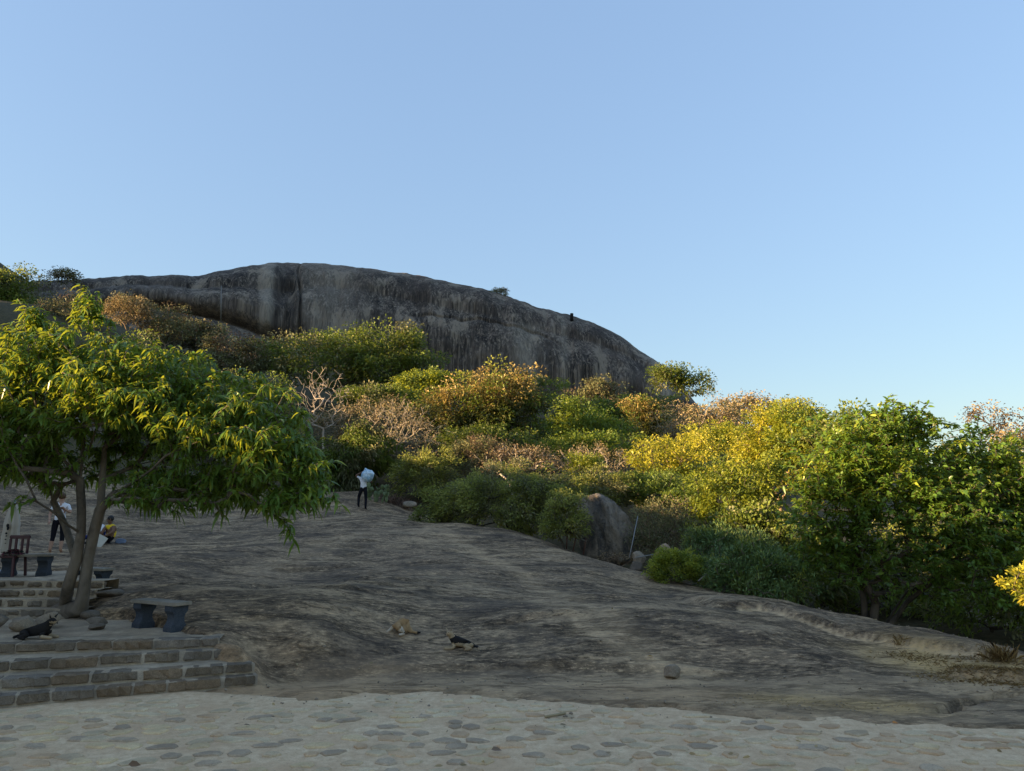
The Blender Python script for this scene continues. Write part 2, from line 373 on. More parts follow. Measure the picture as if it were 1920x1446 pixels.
# ------------------------------------------------------------------ the rock mountain
top_px = [(-420, 585), (-250, 560), (-100, 545), (40, 530), (160, 522), (250, 517), (370, 517), (430, 505), (480, 497), (545, 492), (620, 496), (700, 505), (790, 517), (860, 533), (900, 541),
          (960, 558), (1000, 574), (1070, 592), (1114, 605), (1160, 628), (1214, 668), (1248, 690), (1272, 715), (1296, 744), (1312, 765)]
base_px = [(-420, 640), (0, 600), (270, 572), (330, 578), (400, 592), (470, 612), (530, 640), (580, 655), (700, 690), (900, 730), (1060, 752), (1312, 775)]
us = np.concatenate([np.arange(-420, 160, 12), np.arange(160, 1312, 2.2)])
vt = np.interp(us, *zip(*top_px)); vb = np.interp(us, *zip(*base_px))
ker = np.ones(9) / 9
vt = np.convolve(np.pad(vt, 4, 'edge'), ker, 'valid'); 
D0 = 108.0
nt_ = 90
CX = np.zeros((nt_, len(us))); CY = CX.copy(); CZ = CX.copy(); TT = CX.copy()
tt = np.linspace(0, 1, nt_)
for i, u in enumerate(us):
    rx, rzt = ray(u, vt[i]); _, rzb = ray(u, vb[i])
    y0 = D0 + 10 * math.sin((u - 300) / 500.0) - 6 * math.exp(-((u - 1000) / 250.0) ** 2)
    zb = CAMH + rzb * y0
    lefty = float(sstep(620, 480, u))            # the overhanging left part stands on a ledge
    def prof(h):
        y = np.empty(nt_); z = np.empty(nt_)
        a = tt < .1; b = (tt >= .1) & (tt < .6); c = tt >= .6
        ta = tt[a] / .1
        y[a] = y0 - (1 - ta) * (9 * lefty + 1); z[a] = zb - 9 * (1 - ta) * (1 if lefty > .5 else 1.0)
        tb = (tt[b] - .1) / .5
        und = 1.6 * lefty * np.exp(-(tb / .12) ** 2)
        k = .62 - .2 * lefty
        y[b] = y0 + und - 1.6 * np.sin(tb * math.pi * .9) + 3.5 * tb ** 2; z[b] = zb + h * k * tb
        tc = (tt[c] - .6) / .4; th = tc * math.pi * .75
        dep = 16 + 14 * lefty
        y[c] = y0 + 3.5 - .5 + dep * (1 - np.cos(th)); z[c] = zb + h * k + h * (1 - k) * np.sin(np.minimum(th, math.pi / 2)) - 6 * np.clip(th - math.pi / 2, 0, 9)
        return y, z
    lo, hi = .05, 90
    for _ in range(32):
        m = (lo + hi) / 2; y, z = prof(m)
        if ((z - CAMH) / y).max() < rzt: lo = m
        else: hi = m
    y, z = prof(hi)
    CX[:, i] = rx; CY[:, i] = y; CZ[:, i] = z; TT[:, i] = tt
UU = np.broadcast_to(us, CX.shape)
face = sstep(.08, .16, TT) * (1 - sstep(.66, .8, TT))
wx = UU / F * D0
fl = 1.0 * noise2(wx / 4.0, CZ / 40, 41) + .55 * noise2(wx / 1.5, CZ / 14, 42) + .28 * noise2(wx / .6, CZ / 5, 43) + .5 * fbm(wx / 5, CZ / 5, 3, 44)
rec = (1.8 + .8 * noise2(UU / 9, CZ / 6, 48)) * np.exp(-((UU - 544 - 3 * noise2(CZ / 5, CZ * 0, 45)) / 16.0) ** 4) * (1 - sstep(.7, .8, TT)) - 1.0 * np.exp(-((UU - 505) / 15.0) ** 2) + 1.6 * np.exp(-((UU - 565 - 7 * noise2(CZ / 7, CZ * 0 + .5, 52)) / (2.2 + 1.5 * noise2(CZ / 3, CZ * 0, 53))) ** 2) - 1.5 * np.exp(-((UU - 1236) / 22.0) ** 4)
crk_v = np.interp(UU, [770, 900, 960, 1010, 1060], [590, 600, 612, 625, 650])
vv = 723 - F * ((CZ - CAMH) / CY * cp - sp_) / (cp + (CZ - CAMH) / CY * sp_)
crk = .6 * np.exp(-((vv - crk_v - 4 * noise2(UU / 30, UU * 0, 47)) / 2.2) ** 2) * sstep(760, 800, UU) * (1 - sstep(1010, 1060, UU))
CY2 = CY + face * (.75 * fl + rec + crk) + (1 - face) * .35 * fbm(wx / 3, TT * 12, 3, 46)
CZ2 = CZ + sstep(.66, .8, TT) * .22 * fbm(wx / 2.2, TT * 25, 3, 49)
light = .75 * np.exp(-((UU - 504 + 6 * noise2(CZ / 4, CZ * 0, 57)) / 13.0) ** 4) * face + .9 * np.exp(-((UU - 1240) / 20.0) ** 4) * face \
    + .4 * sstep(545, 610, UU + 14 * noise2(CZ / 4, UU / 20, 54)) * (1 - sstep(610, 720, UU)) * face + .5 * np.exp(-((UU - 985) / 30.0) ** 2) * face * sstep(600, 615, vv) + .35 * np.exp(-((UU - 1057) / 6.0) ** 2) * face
t = NT('mountain_rock')
co = t.coords(); cv = t.coords((1, 1, .045)); cv2 = t.coords((1, 1, .12))
s1 = t.noise(cv, 1.0, 9, .7, .25); s2 = t.noise(cv, 3.4, 9, .75, .3); bg_ = t.noise(co, .12, 4, .6); fn = t.noise(co, 1.6, 6, .7)
c = t.mix(t.ramp(s1, [(.38, 0.), (.62, 1.)]), (0.038, 0.032, 0.029), (0.161, 0.131, 0.109))
c = t.mix(t.ramp(s2, [(.51, 0.), (.62, .8)]), c, (0.412, 0.335, 0.261))
s3 = t.noise(t.coords((1, 1, .03)), .42, 5, .6, .2); c = t.mix(t.ramp(s3, [(.52, 0.), (.6, .7)]), c, (0.041, 0.034, 0.031)); c = t.mix(t.ramp(s3, [(.38, .85), (.45, 0.)]), c, (0.347, 0.280, 0.214))
c = t.mix(t.ramp(s2, [(.36, .8), (.46, 0.)]), c, (0.020, 0.019, 0.018))
c = t.mix(t.math('MULTIPLY', t.ramp(bg_, [(.45, 0.), (.65, 1.)]), .4), c, (0.193, 0.152, 0.125))
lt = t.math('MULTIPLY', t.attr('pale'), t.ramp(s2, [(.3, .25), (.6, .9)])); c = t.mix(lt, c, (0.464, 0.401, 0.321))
tp = t.math('MULTIPLY', t.attr('top'), t.ramp(fn, [(.35, .15), (.6, .85)])); c = t.mix(tp, c, (0.220, 0.140, 0.084))
h = t.math('ADD', s2, t.math('MULTIPLY', fn, .7))
M_MTN = t.done(t.bsdf(c, .9, .2, h, .8, .5))
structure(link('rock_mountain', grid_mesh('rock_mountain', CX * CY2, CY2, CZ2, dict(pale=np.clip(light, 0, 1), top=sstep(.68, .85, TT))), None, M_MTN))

# ------------------------------------------------------------------ paving of rubble set in mortar
t = NT('mortar'); co = t.coords(); a = t.noise(co, 1.1, 5, .6); b_ = t.noise(co, 9, 6, .7); d = t.noise(co, 55, 3)
c = t.mix(t.ramp(a, [(.35, 0.), (.65, 1.)]), (0.600, 0.393, 0.238), (0.740, 0.547, 0.348)); c = t.mix(t.ramp(b_, [(.38, 0.), (.62, .85)]), c, (0.515, 0.329, 0.194))
c = t.mix(t.ramp(d, [(.55, 0.), (.7, .4)]), c, (0.171, 0.130, 0.099))
M_MORTAR = t.done(t.bsdf(c, .9, .2, t.math('ADD', b_, t.math('MULTIPLY', d, .3)), .5, .02))
px_, py_ = np.meshgrid(np.arange(-16, 16.1, .16), np.arange(-4, 13.1, .16))
pz_ = .012 * fbm(px_ / .8, py_ / .8, 3, 51) - .5 * sstep(.35, .9, py_ - edge_y(px_))
paving = structure(link('paving', grid_mesh('paving', px_, py_, pz_), None, M_MORTAR))
pcols = [((0.434, 0.299, 0.184), (0.651, 0.458, 0.283)), ((0.477, 0.293, 0.169), (0.665, 0.421, 0.248)), ((0.477, 0.342, 0.213), (0.694, 0.494, 0.308)), ((0.521, 0.354, 0.199), (0.724, 0.494, 0.283)), ((0.319, 0.232, 0.157), (0.492, 0.360, 0.238))]
M_PS = [stone_mat('paving_stone', a, b, 14, .35) for a, b in pcols]
def paving_stone_mesh(seed):
    r = random.Random(seed); n = r.randint(5, 8); bm = bmesh.new(); ang = sorted([2 * math.pi * (k + r.uniform(-.36, .36)) / n for k in range(n)])
    rad = [r.uniform(.78, 1.16) for _ in range(n)]
    rings = []
    for sc_, z in ((1.0, -.03), (.96, .006), (.84, .016)):
        rings.append([bm.verts.new((.5 * sc_ * rad[k] * math.cos(ang[k]), .5 * sc_ * rad[k] * math.sin(ang[k]), z + (r.uniform(-.003, .003) if z > 0 else 0))) for k in range(n)])
    for A, B in zip(rings[:-1], rings[1:]):
        for k in range(n): bm.faces.new((A[k], A[(k + 1) % n], B[(k + 1) % n], B[k]))
    bm.faces.new(rings[-1])
    return bm_mesh('paving_stone', bm)
pst = [[paving_stone_mesh(100 + k) for k in range(4)] for _ in range(5)]
for ci in range(5):
    for m in pst[ci]: m.materials.append(M_PS[ci])
cand = []
yy = 3.2
row = 0
while yy < 12.5:
    xx = -13 + (row % 2) * .2
    while xx < 13:
        x = xx + R.uniform(-.09, .09); y = yy + R.uniform(-.06, .06)
        if y < float(edge_y(x)) - .16 - .1 * R.random() and R.random() < .93:
            vis = abs(x) < y * .73 + .2 and y > 7.1
            cand.append((x, y, R.uniform(0, 6.28), R.choice((.2, .26, .3, .34, .38)) * R.uniform(.85, 1.1), R.uniform(.14, .235), R.randrange(5), R.randrange(4), vis))
        xx += .335
    yy += .25; row += 1
cand.sort(key=lambda c: (not c[7], c[1]))
hz = lambda x, y: .012 * float(fbm(np.array([x / .8]), np.array([y / .8]), 3, 51)[0])
rest_v, rest_f = [], []
for k, (x, y, a, l, wd, ci, mi, vis) in enumerate(cand):
    a = R.uniform(-.5, .5)
    if k < 300 and vis:
        o = link('paving_stone', pst[ci][mi], paving, loc=(x, y, hz(x, y))); o.rotation_euler = (0, 0, a); o.scale = (l, wd, 1)
    else:
        me = pst[0][mi]; off = len(rest_v); ca, sa_ = math.cos(a), math.sin(a)
        for v in me.vertices:
            vx, vy = v.co.x * l, v.co.y * wd; rest_v.append((x + vx * ca - vy * sa_, y + vx * sa_ + vy * ca, v.co.z + hz(x, y)))
        for p in me.polygons: rest_f.append([off + i for i in p.vertices])
if rest_f:
    me = bpy.data.meshes.new('paving_rubble'); me.from_pydata(rest_v, [], rest_f); stuff(link('paving_rubble', me, paving, M_PS[2]))
# ------------------------------------------------------------------ tree building
def unit(v): v = np.asarray(v, float); return v / (np.linalg.norm(v, axis=-1, keepdims=True) + 1e-9)
def rand_dirs(n, rng): return unit(rng.normal(size=(n, 3)))
def leaf_geo(Pb, D, L, W, droop, rng, near=False, roll=None):
    """bent blades: Pb base points, D directions, L length, W width; returns vertices, triangles, leaf count per tri"""
    n = len(Pb); D = unit(D)
    up = np.tile(np.array((0, 0, 1.)), (n, 1)) + rng.normal(size=(n, 3)) * .45
    B = unit(np.cross(D, up)); N = np.cross(B, D)
    L = np.broadcast_to(L, n)[:, None]; W = np.broadcast_to(W, n)[:, None]; dr = np.broadcast_to(droop, n)[:, None]
    zdn = np.array((0, 0, -1.))
    def mid(tv): return Pb + D * L * tv * (1 - .25 * dr * tv) + zdn * dr * L * tv * tv
    if near:
        prof = [(.0, .10), (.28, 1.), (.62, .85), (1., 0)]
        V = np.empty((n, 7, 3)); V[:, 0] = mid(0.)
        V[:, 1] = mid(.28) + B * W * .5 + N * W * .12; V[:, 2] = mid(.28) - B * W * .5 + N * W * .12
        V[:, 3] = mid(.64) + B * W * .42 + N * W * .1; V[:, 4] = mid(.64) - B * W * .42 + N * W * .1
        V[:, 5] = mid(1.); V[:, 6] = mid(.45)
        T0 = np.array([(0, 2, 6), (0, 6, 1), (1, 6, 3), (6, 2, 4), (3, 6, 5), (6, 4, 5)])
        k = 7
    else:
        V = np.empty((n, 4, 3)); V[:, 0] = mid(0.); V[:, 1] = mid(.5) + B * W * .5 + N * W * .15; V[:, 2] = mid(1.); V[:, 3] = mid(.5) - B * W * .5 + N * W * .15
        T0 = np.array([(0, 1, 2), (0, 2, 3)]); k = 4
    T = (np.arange(n)[:, None, None] * k + T0[None]).reshape(-1, 3)
    return V.reshape(-1, 3), T, len(T0)

def grow(roots, targets, sag=.12, step=.5, seed=0, forward=.35):
    """joins every target to the nearest point of the tree so far; roots: list of polylines, first starts at the base"""
    rng = np.random.default_rng(seed); pos = []; par = []
    for ri, line in enumerate(roots):
        prev = -1
        if ri > 0:
            q = np.array(pos); prev = int(np.argmin(((q - np.array(line[0])) ** 2).sum(1)))
        for k, p in enumerate(line):
            if k == 0 and ri > 0: continue
            pos.append(np.array(p, float)); par.append(prev); prev = len(pos) - 1
    base = pos[0]; hub = np.array(roots[0][-1], float) if len(roots) == 1 else np.array(roots[0][min(4, len(roots[0]) - 1)], float)
    order = np.argsort(((targets - base) ** 2).sum(1)); tips = np.zeros(len(targets), int)
    arr = np.zeros((len(pos) + len(targets) * 12, 3)); arr[:len(pos)] = pos; n = len(pos); par = list(par)
    for ti in order:
        tg = targets[ti]; d = arr[:n] - tg
        dn = np.sqrt((d ** 2).sum(1)) + 1e-6; ov = arr[:n] - hub; cosv = -(d * ov).sum(1) / (dn * (np.sqrt((ov ** 2).sum(1)) + .15))
        cost = dn * (1 + .45 * (1 - cosv)) + forward * np.maximum(0, arr[:n, 2] - tg[2]) + .0 * n
        j = int(np.argmin(cost)); a = arr[j].copy(); dist = np.linalg.norm(tg - a)
        m = int(min(8, max(1, round(dist / step)))); prev = j
        side = rng.normal(size=3) * .06 * dist
        for k in range(1, m + 1):
            s = k / m; p = a + (tg - a) * s + side * math.sin(math.pi * s); p[2] += sag * dist * math.sin(math.pi * s)
            arr[n] = p; par.append(prev); prev = n; n += 1
        tips[ti] = prev
    return arr[:n], np.array(par), tips

def tubes(pos, par, r_tip, r_base, expo=2.3, sides=5, flare=None):
    n = len(pos); w_ = np.zeros(n); ch = [[] for _ in range(n)]
    for i in range(n):
        if par[i] >= 0: ch[par[i]].append(i)
    for i in range(n - 1, -1, -1):
        if not ch[i]: w_[i] = 1
        if par[i] >= 0: w_[par[i]] += w_[i]
    r = r_tip * w_ ** (1 / expo); r = r_tip + (r - r_tip) * min(1.0, (r_base - r_tip) / max(1e-6, r[0] - r_tip)) if r[0] > r_base else r * 1.0
    if flare is not None: r = r * flare(pos)
    V = []; T = []
    heads = [0] + [c for i in range(n) for c in sorted(ch[i], key=lambda c: -r[c])[1:]]
    for hd in heads:
        chain = [hd] if hd == 0 else [par[hd], hd]
        while ch[chain[-1]]: chain.append(max(ch[chain[-1]], key=lambda c: r[c]))
        if len(chain) < 2: continue
        q = pos[chain]; rr = r[chain].copy()
        if hd: rr[0] = min(rr[0], rr[1] * 1.15)
        k = sides + (3 if rr.max() > .05 else 0)
        tan = np.gradient(q, axis=0); tan = unit(tan)
        ref = np.array((1., 0, 0)) if abs(tan[0][0]) < .8 else np.array((0, 1., 0))
        off = len(V)
        for a in range(len(q)):
            u_ = unit(np.cross(tan[a], ref)); v_ = np.cross(tan[a], u_); ref = np.cross(u_, tan[a]); 
            for s in range(k):
                an = 2 * math.pi * s / k; V.append(q[a] + rr[a] * (math.cos(an) * u_ + math.sin(an) * v_))
        for a in range(len(q) - 1):
            for s in range(k):
                i0 = off + a * k + s; i1 = off + a * k + (s + 1) % k
                T.append((i0, i1, i1 + k)); T.append((i0, i1 + k, i0 + k))
        V.append(q[-1] + tan[-1] * rr[-1]); e = len(V) - 1
        for s in range(k): T.append((off + (len(q) - 1) * k + s, off + (len(q) - 1) * k + (s + 1) % k, e))
    return np.array(V), np.array(T), r

def bark(name, a, b, scale=5):
    t = NT(name); co = t.coords((1, 1, .35)); n = t.noise(co, scale, 6, .65); m = t.noise(t.coords(), 1.7, 3)
    c = t.mix(t.ramp(n, [(.35, 0.), (.65, 1.)]), a, b); c = t.mix(t.ramp(m, [(.45, 0.), (.6, .45)]), c, tuple(min(1, x * 1.7) for x in b))
    return t.done(t.bsdf(c, .9, .15, t.math('ADD', n, t.noise(t.coords((1, 1, .5)), 22, 4, .7)), 1.0, .03))
B_GREY = bark('grey_bark', (.075, .06, .046), (.165, .135, .105)); B_DARK = bark('dark_bark', (.045, .036, .028), (.10, .08, .06)); B_PALE = bark('pale_bark', (.25, .205, .165), (.42, .355, .295))
B_BROWN = bark('brown_twig', (.14, .095, .065), (.26, .185, .13))

def lobe_points(lobes, n, rng, shell=.55, clump=.5):
    """points in ellipsoids (centre, radii), weighted by volume, more of them near the surface"""
    vol = np.array([l[1][0] * l[1][1] * l[1][2] for l in lobes]) ** .8; cnt = rng.multinomial(n, vol / vol.sum()); out = []
    for (c, r), k in zip(lobes, cnt):
        d = rand_dirs(k, rng); d[:, 2] = np.where(d[:, 2] < -.75, -d[:, 2] * .6, d[:, 2]); rad = (1 - (1 - shell) * rng.random(k) ** 1.6)
        bump = 1 + .36 * noise2(d[:, 0] * 2.2 + c[0], d[:, 2] * 2.2 + d[:, 1] * 1.7 + c[2], 71)
        out.append(np.array(c) + d * np.maximum(.1, np.array(r) * 1.06 - clump * .3) * (rad * bump)[:, None])
    return np.concatenate(out)

def plant(name, label, cat, lobes, base, leafm, barkm, n_att=90, per=90, clump=.6, L=.25, W=.09, droop=.4, up=.5, mode='ball', r_tip=.012, r_base=.18,
          seed=1, tint=None, group=None, near=False, crown_name='crown', roots=None, leaf_frac=1.0, outline=.25, trunk_name='trunk'):
    rng = np.random.default_rng(seed); base = np.array(base, float)
    att = lobe_points(lobes, n_att, rng, clump=clump)
    cz = np.mean([l[0] for l in lobes], axis=0)
    if roots is None:
        if mode == 'shrub': roots = [[base + np.array((0, 0, -.25)), base + np.array((0, 0, .08))]]
        else:
            k = base + (cz - base) * .45; k[2] = base[2] + (cz[2] - base[2]) * .5
            roots = [[base + np.array((0, 0, -.3)), base + (k - base) * .5 + rng.normal(size=3) * .1 * np.array((1, 1, 0)), k]]
    pos, par, tips = grow(roots, att, seed=seed, step=max(.35, clump * .8))
    V, T, r = tubes(pos, par, r_tip, r_base, sides=4)
    root = thing(name, label, cat, base, group)
    link(trunk_name, tri_mesh(trunk_name, V - base, T, smooth=True), root, barkm)
    if per > 0:
        n = n_att * per; ci = np.repeat(np.arange(n_att), per)
        if leaf_frac < 1: keep = rng.random(n_att) < leaf_frac; ci = ci[keep[ci]]; n = len(ci)
        outw = unit(att - cz + np.array((0, 0, .3)))[ci]
        if mode == 'droop':                         # whorls at the shoot tips
            Pb = att[ci] + rng.normal(size=(n, 3)) * clump * .22
            D = unit(rand_dirs(n, rng) * np.array((1, 1, .55)) + outw * .5 + np.array((0, 0, .1)))
        elif mode == 'shrub':                       # upright fingers
            q = rand_dirs(n, rng) * (rng.random(n) ** .5)[:, None] * clump; Pb = att[ci] + q * np.array((1, 1, .7))
            D = unit(outw * .8 + rand_dirs(n, rng) * .75 + np.array((0, 0, up)))
        else:
            q = rand_dirs(n, rng) * (rng.random(n) ** .38)[:, None] * (clump * rng.uniform(.5, 1.35, n_att))[ci][:, None]; Pb = att[ci] + q * np.array((1, 1, .62))
            D = unit(unit(q) * .7 + rand_dirs(n, rng) * .9 + np.array((0, 0, up)) + outw * .3)
        Ls = L * rng.uniform(.5, 1.35, n); Ws = W * rng.uniform(.75, 1.25, n)
        LV, LT, k = leaf_geo(Pb, D, Ls, Ws, droop * rng.uniform(.5, 1.5, n), rng, near)
        ct = rng.random(n_att)[ci] * .4 + rng.random(n) * .4 + .25 * fbm(Pb[:, 0] / (clump * 3), Pb[:, 2] / (clump * 2) + Pb[:, 1] / (clump * 3), 2, seed % 40) + .1
        if tint is not None: ct = np.clip(tint(Pb, ct), 0, 1)
        me = tri_mesh(crown_name, LV - base, LT, np.repeat(ct, k)); me.materials.append(leafm); me.materials.append(ALT.get(leafm.name, leafm))
        other = (rng.random(n_att) + .5 * fbm(att[:, 0] / (clump * 4), att[:, 2] / (clump * 3) + att[:, 1], 2, 9) > .78)[ci] | (rng.random(n) < .08)   # some shoots of another hue
        me.polygons.foreach_set('material_index', np.repeat(other.astype(np.int32), k)); me.update()
        o = link(crown_name, me, root); stuff(o)
    return root

def box_lobe(u0, v0, u1, v1, d, dy=.8):
    c = P((u0 + u1) / 2, (v0 + v1) / 2, d); return (c, ((u1 - u0) / 2 * pxm(d) * 1.08, (u1 - u0) / 2 * pxm(d) * dy, (v1 - v0) / 2 * pxm(d)))

G = lambda *s: list(s)
LM = dict(
    mango=leaf_mat('mango_leaf', [(0, (0.055, 0.124, 0.027)), (.5, (0.112, 0.225, 0.045)), (.8, (0.225, 0.320, 0.055)), (1, (0.525, 0.507, 0.093))], .38, .33, (0.620, 0.620, 0.055)),
    dark=leaf_mat('dark_leaf', [(0, (0.06, 0.092, 0.022)), (.6, (0.135, 0.19, 0.04)), (1, (0.30, 0.31, 0.065))], .3, .5, (0.375, 0.468, 0.055)),
    yellow=leaf_mat('yellow_leaf', [(0, (0.168, 0.207, 0.030)), (.5, (0.375, 0.355, 0.045)), (1, (0.56, 0.47, 0.075))], .4, .45, (0.620, 0.620, 0.075)),
    lime=leaf_mat('lime_leaf', [(0, (0.10, 0.15, 0.028)), (.6, (0.24, 0.285, 0.045)), (1, (0.44, 0.41, 0.075))], .4, .45, (0.620, 0.620, 0.055)),
    orange=leaf_mat('orange_leaf', [(0, (0.041, 0.060, 0.019)), (.4, (0.104, 0.112, 0.033)), (.62, (0.30, 0.22, 0.07)), (1, (0.46, 0.33, 0.13))], .3, .5),
    bright=leaf_mat('bright_leaf', [(0, (0.06, 0.115, 0.025)), (.6, (0.13, 0.2, 0.038)), (1, (0.22, 0.28, 0.055))], .35, .5, (0.562, 0.620, 0.055)),
    grey=leaf_mat('grey_leaf', [(0, (0.093, 0.109, 0.050)), (.6, (0.207, 0.210, 0.093)), (1, (0.338, 0.300, 0.150))], .25, .6),
    shrub=leaf_mat('shrub_leaf', [(0, (0.15, 0.18, 0.04)), (.6, (0.32, 0.345, 0.08)), (1, (0.6, 0.53, 0.14))], .45, .45),
    dry=leaf_mat('dry_leaf', [(0, (0.18, 0.14, 0.08)), (.5, (0.38, 0.28, 0.15)), (1, (0.52, 0.4, 0.22))], .25, .7),
    brown=leaf_mat('brown_leaf', [(0, (0.066, 0.055, 0.041)), (.6, (0.168, 0.121, 0.075)), (1, (0.300, 0.188, 0.112))], .25, .7),
    pencil=leaf_mat('pencil_stem', [(0, (0.055, 0.109, 0.038)), (.6, (0.115, 0.203, 0.065)), (1, (0.244, 0.309, 0.104))], .12, .5),
)
ALT = {LM[a].name: LM[b] for a, b in dict(dark='grey', yellow='lime', lime='dark', orange='dark', bright='dark', grey='brown', shrub='grey', dry='grey', brown='dry', pencil='dark').items()}
def auto(name, label, cat, px, d, leafm, barkm=B_DARK, extra=(), base_u=None, **kw):
    """a plant whose crown spans the photo box px at distance d, rooted on the hill below it"""
    lobes = [box_lobe(*px, d)] + [box_lobe(*e[:4], e[4] if len(e) > 4 else d) for e in extra]
    c = lobes[0][0]; bx = c[0] if base_u is None else P(base_u, 900, d)[0]
    return plant(name, label, cat, lobes, (bx, d, G1(bx, d)), LM[leafm], barkm, **kw)

# ---- trees of the hillside
auto('broadleaf_tree', 'large dark green round-crowned tree at the foot of the cliff', 'tree', (500, 612, 700, 740), 62, 'dark', extra=[(620, 598, 800, 740), (720, 640, 838, 745), (560, 640, 760, 760)],
     n_att=230, per=85, clump=1.15, L=.36, W=.17, up=.6, seed=21, r_base=.4)
auto('broadleaf_tree', 'small yellowish green tree between the dark green tree and the orange one', 'tree', (735, 690, 855, 760), 56, 'lime', n_att=70, per=75, clump=.8, L=.3, W=.14, seed=22)
auto('broadleaf_tree', 'broad tree with orange brown young leaves over dark green', 'tree', (770, 715, 960, 830), 48, 'orange', extra=[(850, 682, 1020, 800), (900, 720, 1048, 840), (800, 760, 1000, 850)],
     n_att=230, per=85, clump=.85, L=.28, W=.13, seed=23, r_base=.32, tint=lambda p, c: c * .6 + .62 * sstep(8.2, 12.2, p[:, 2] + .8 * fbm(p[:, 0], p[:, 2], 2, 5)) - .05 - .35 * sstep(1.5, 4, p[:, 0]))
auto('broadleaf_tree', 'bright green leafy tree right of the orange brown tree', 'tree', (1020, 765, 1180, 850), 54, 'bright', extra=[(1030, 745, 1110, 830)], n_att=110, per=80, clump=.85, L=.28, W=.12, seed=24)
auto('broadleaf_tree', 'grey green tree standing against the dark cliff', 'tree', (1060, 712, 1185, 790), 76, 'grey', extra=[(1090, 705, 1150, 760)], n_att=100, per=80, clump=1.0, L=.32, W=.14, seed=25)
auto('broadleaf_tree', 'small dark tree with orange top below the cliff end', 'tree', (1165, 742, 1245, 830), 58, 'orange', n_att=60, per=80, clump=.75, L=.28, W=.12, seed=26,
     tint=lambda p, c: c * .5 + .5 * sstep(9, 12, p[:, 2]))
auto('broadleaf_tree', 'dry pinkish tan tree with thin foliage on the skyline', 'tree', (1230, 738, 1400, 850), 50, 'dry', B_PALE, extra=[(1250, 760, 1420, 870)], n_att=170, per=40, clump=.7, L=.22, W=.10, seed=27, r_tip=.014)
auto('broadleaf_tree', 'reddish brown topped tree on the skyline behind the dry tan tree', 'tree', (1340, 736, 1460, 800), 56, 'dry', B_BROWN, n_att=80, per=60, clump=.8, L=.25, W=.11, seed=28)
auto('broadleaf_tree', 'dark sparse tree on the skyline behind the yellow tree', 'tree', (1440, 748, 1530, 800), 52, 'dark', n_att=50, per=40, clump=.8, L=.25, W=.11, seed=48)
auto('broadleaf_tree', 'yellow green shrubby tree with open twigs below the dry tan tree', 'tree', (1185, 800, 1350, 930), 38, 'yellow', B_BROWN, extra=[(1180, 830, 1290, 910), (1200, 850, 1340, 960)], n_att=150, per=60, clump=.6, L=.2, W=.09, seed=29,
     tint=lambda p, c: c * .8 + .25 * sstep(3.5, 6.5, p[:, 2]))
auto('broadleaf_tree', 'sunlit golden yellow tree beside the tall glossy tree', 'tree', (1375, 760, 1540, 900), 31, 'yellow', B_BROWN, extra=[(1400, 748, 1540, 850), (1360, 820, 1500, 930)], n_att=190, per=75, clump=.5, L=.16, W=.075, seed=30, r_base=.2)
auto('broadleaf_tree', 'lime green tree below the golden yellow tree', 'tree', (1285, 870, 1440, 985), 26.5, 'lime', extra=[(1340, 850, 1480, 960), (1300, 930, 1470, 1020)], n_att=150, per=75, clump=.42, L=.17, W=.075, seed=31)
auto('broadleaf_tree', 'flat-topped brownish tree with airy crown against the sky', 'tree', (1785, 752, 1900, 800), 32, 'brown', extra=[(1840, 770, 1990, 830), (1800, 800, 1960, 860), (1900, 790, 2080, 850)], n_att=120, per=32, clump=.5, L=.16, W=.08, seed=32, r_tip=.016, base_u=1890)
auto('broadleaf_tree', 'blue green tree at the low end of the cliff', 'tree', (1262, 695, 1330, 750), 88, 'dark', extra=[(1220, 680, 1290, 740)], n_att=80, per=60, clump=1.1, L=.4, W=.18, seed=33)
# left skyline
auto('broadleaf_tree', 'dense dark tree on the left skyline beside the cliff top', 'tree', (-25, 500, 84, 580), 72, 'dark', extra=[(-110, 505, 40, 610), (-60, 540, 60, 620)], n_att=190, per=80, clump=1.0, L=.36, W=.16, seed=34)
auto('broadleaf_tree', 'airy small tree on the skyline at the cliff shoulder', 'tree', (92, 503, 150, 535), 80, 'grey', n_att=50, per=35, clump=.8, L=.3, W=.12, seed=35)
auto('broadleaf_tree', 'brownish leafless-looking thicket tree below the skyline trees', 'tree', (60, 552, 190, 645), 64, 'grey', B_BROWN, n_att=120, per=40, clump=.9, L=.26, W=.11, seed=36)
auto('broadleaf_tree', 'tan orange shrubby tree in front of the cliff overhang', 'tree', (200, 545, 285, 620), 62, 'dry', B_BROWN, n_att=70, per=55, clump=.8, L=.25, W=.11, seed=37)
auto('broadleaf_tree', 'pale grey green shrubby tree under the cliff overhang', 'tree', (265, 570, 360, 650), 64, 'grey', B_BROWN, n_att=70, per=50, clump=.85, L=.26, W=.11, seed=38)
auto('broadleaf_tree', 'muted olive tree below the dark rock ledge', 'tree', (375, 622, 500, 720), 60, 'grey', n_att=90, per=70, clump=.9, L=.28, W=.12, seed=39)
auto('broadleaf_tree', 'brown thicket tree behind the mango crown', 'tree', (-60, 590, 90, 700), 58, 'dark', B_BROWN, n_att=100, per=45, clump=.9, L=.26, W=.11, seed=40)
auto('broadleaf_tree', 'olive green tree behind the drooping mango crown', 'tree', (130, 640, 400, 780), 52, 'dark', n_att=130, per=60, clump=.95, L=.3, W=.13, seed=41)
auto('broadleaf_tree', 'dull green tree next to the bare white tree', 'tree', (400, 690, 560, 830), 48, 'dark', n_att=90, per=60, clump=.85, L=.28, W=.12, seed=42)
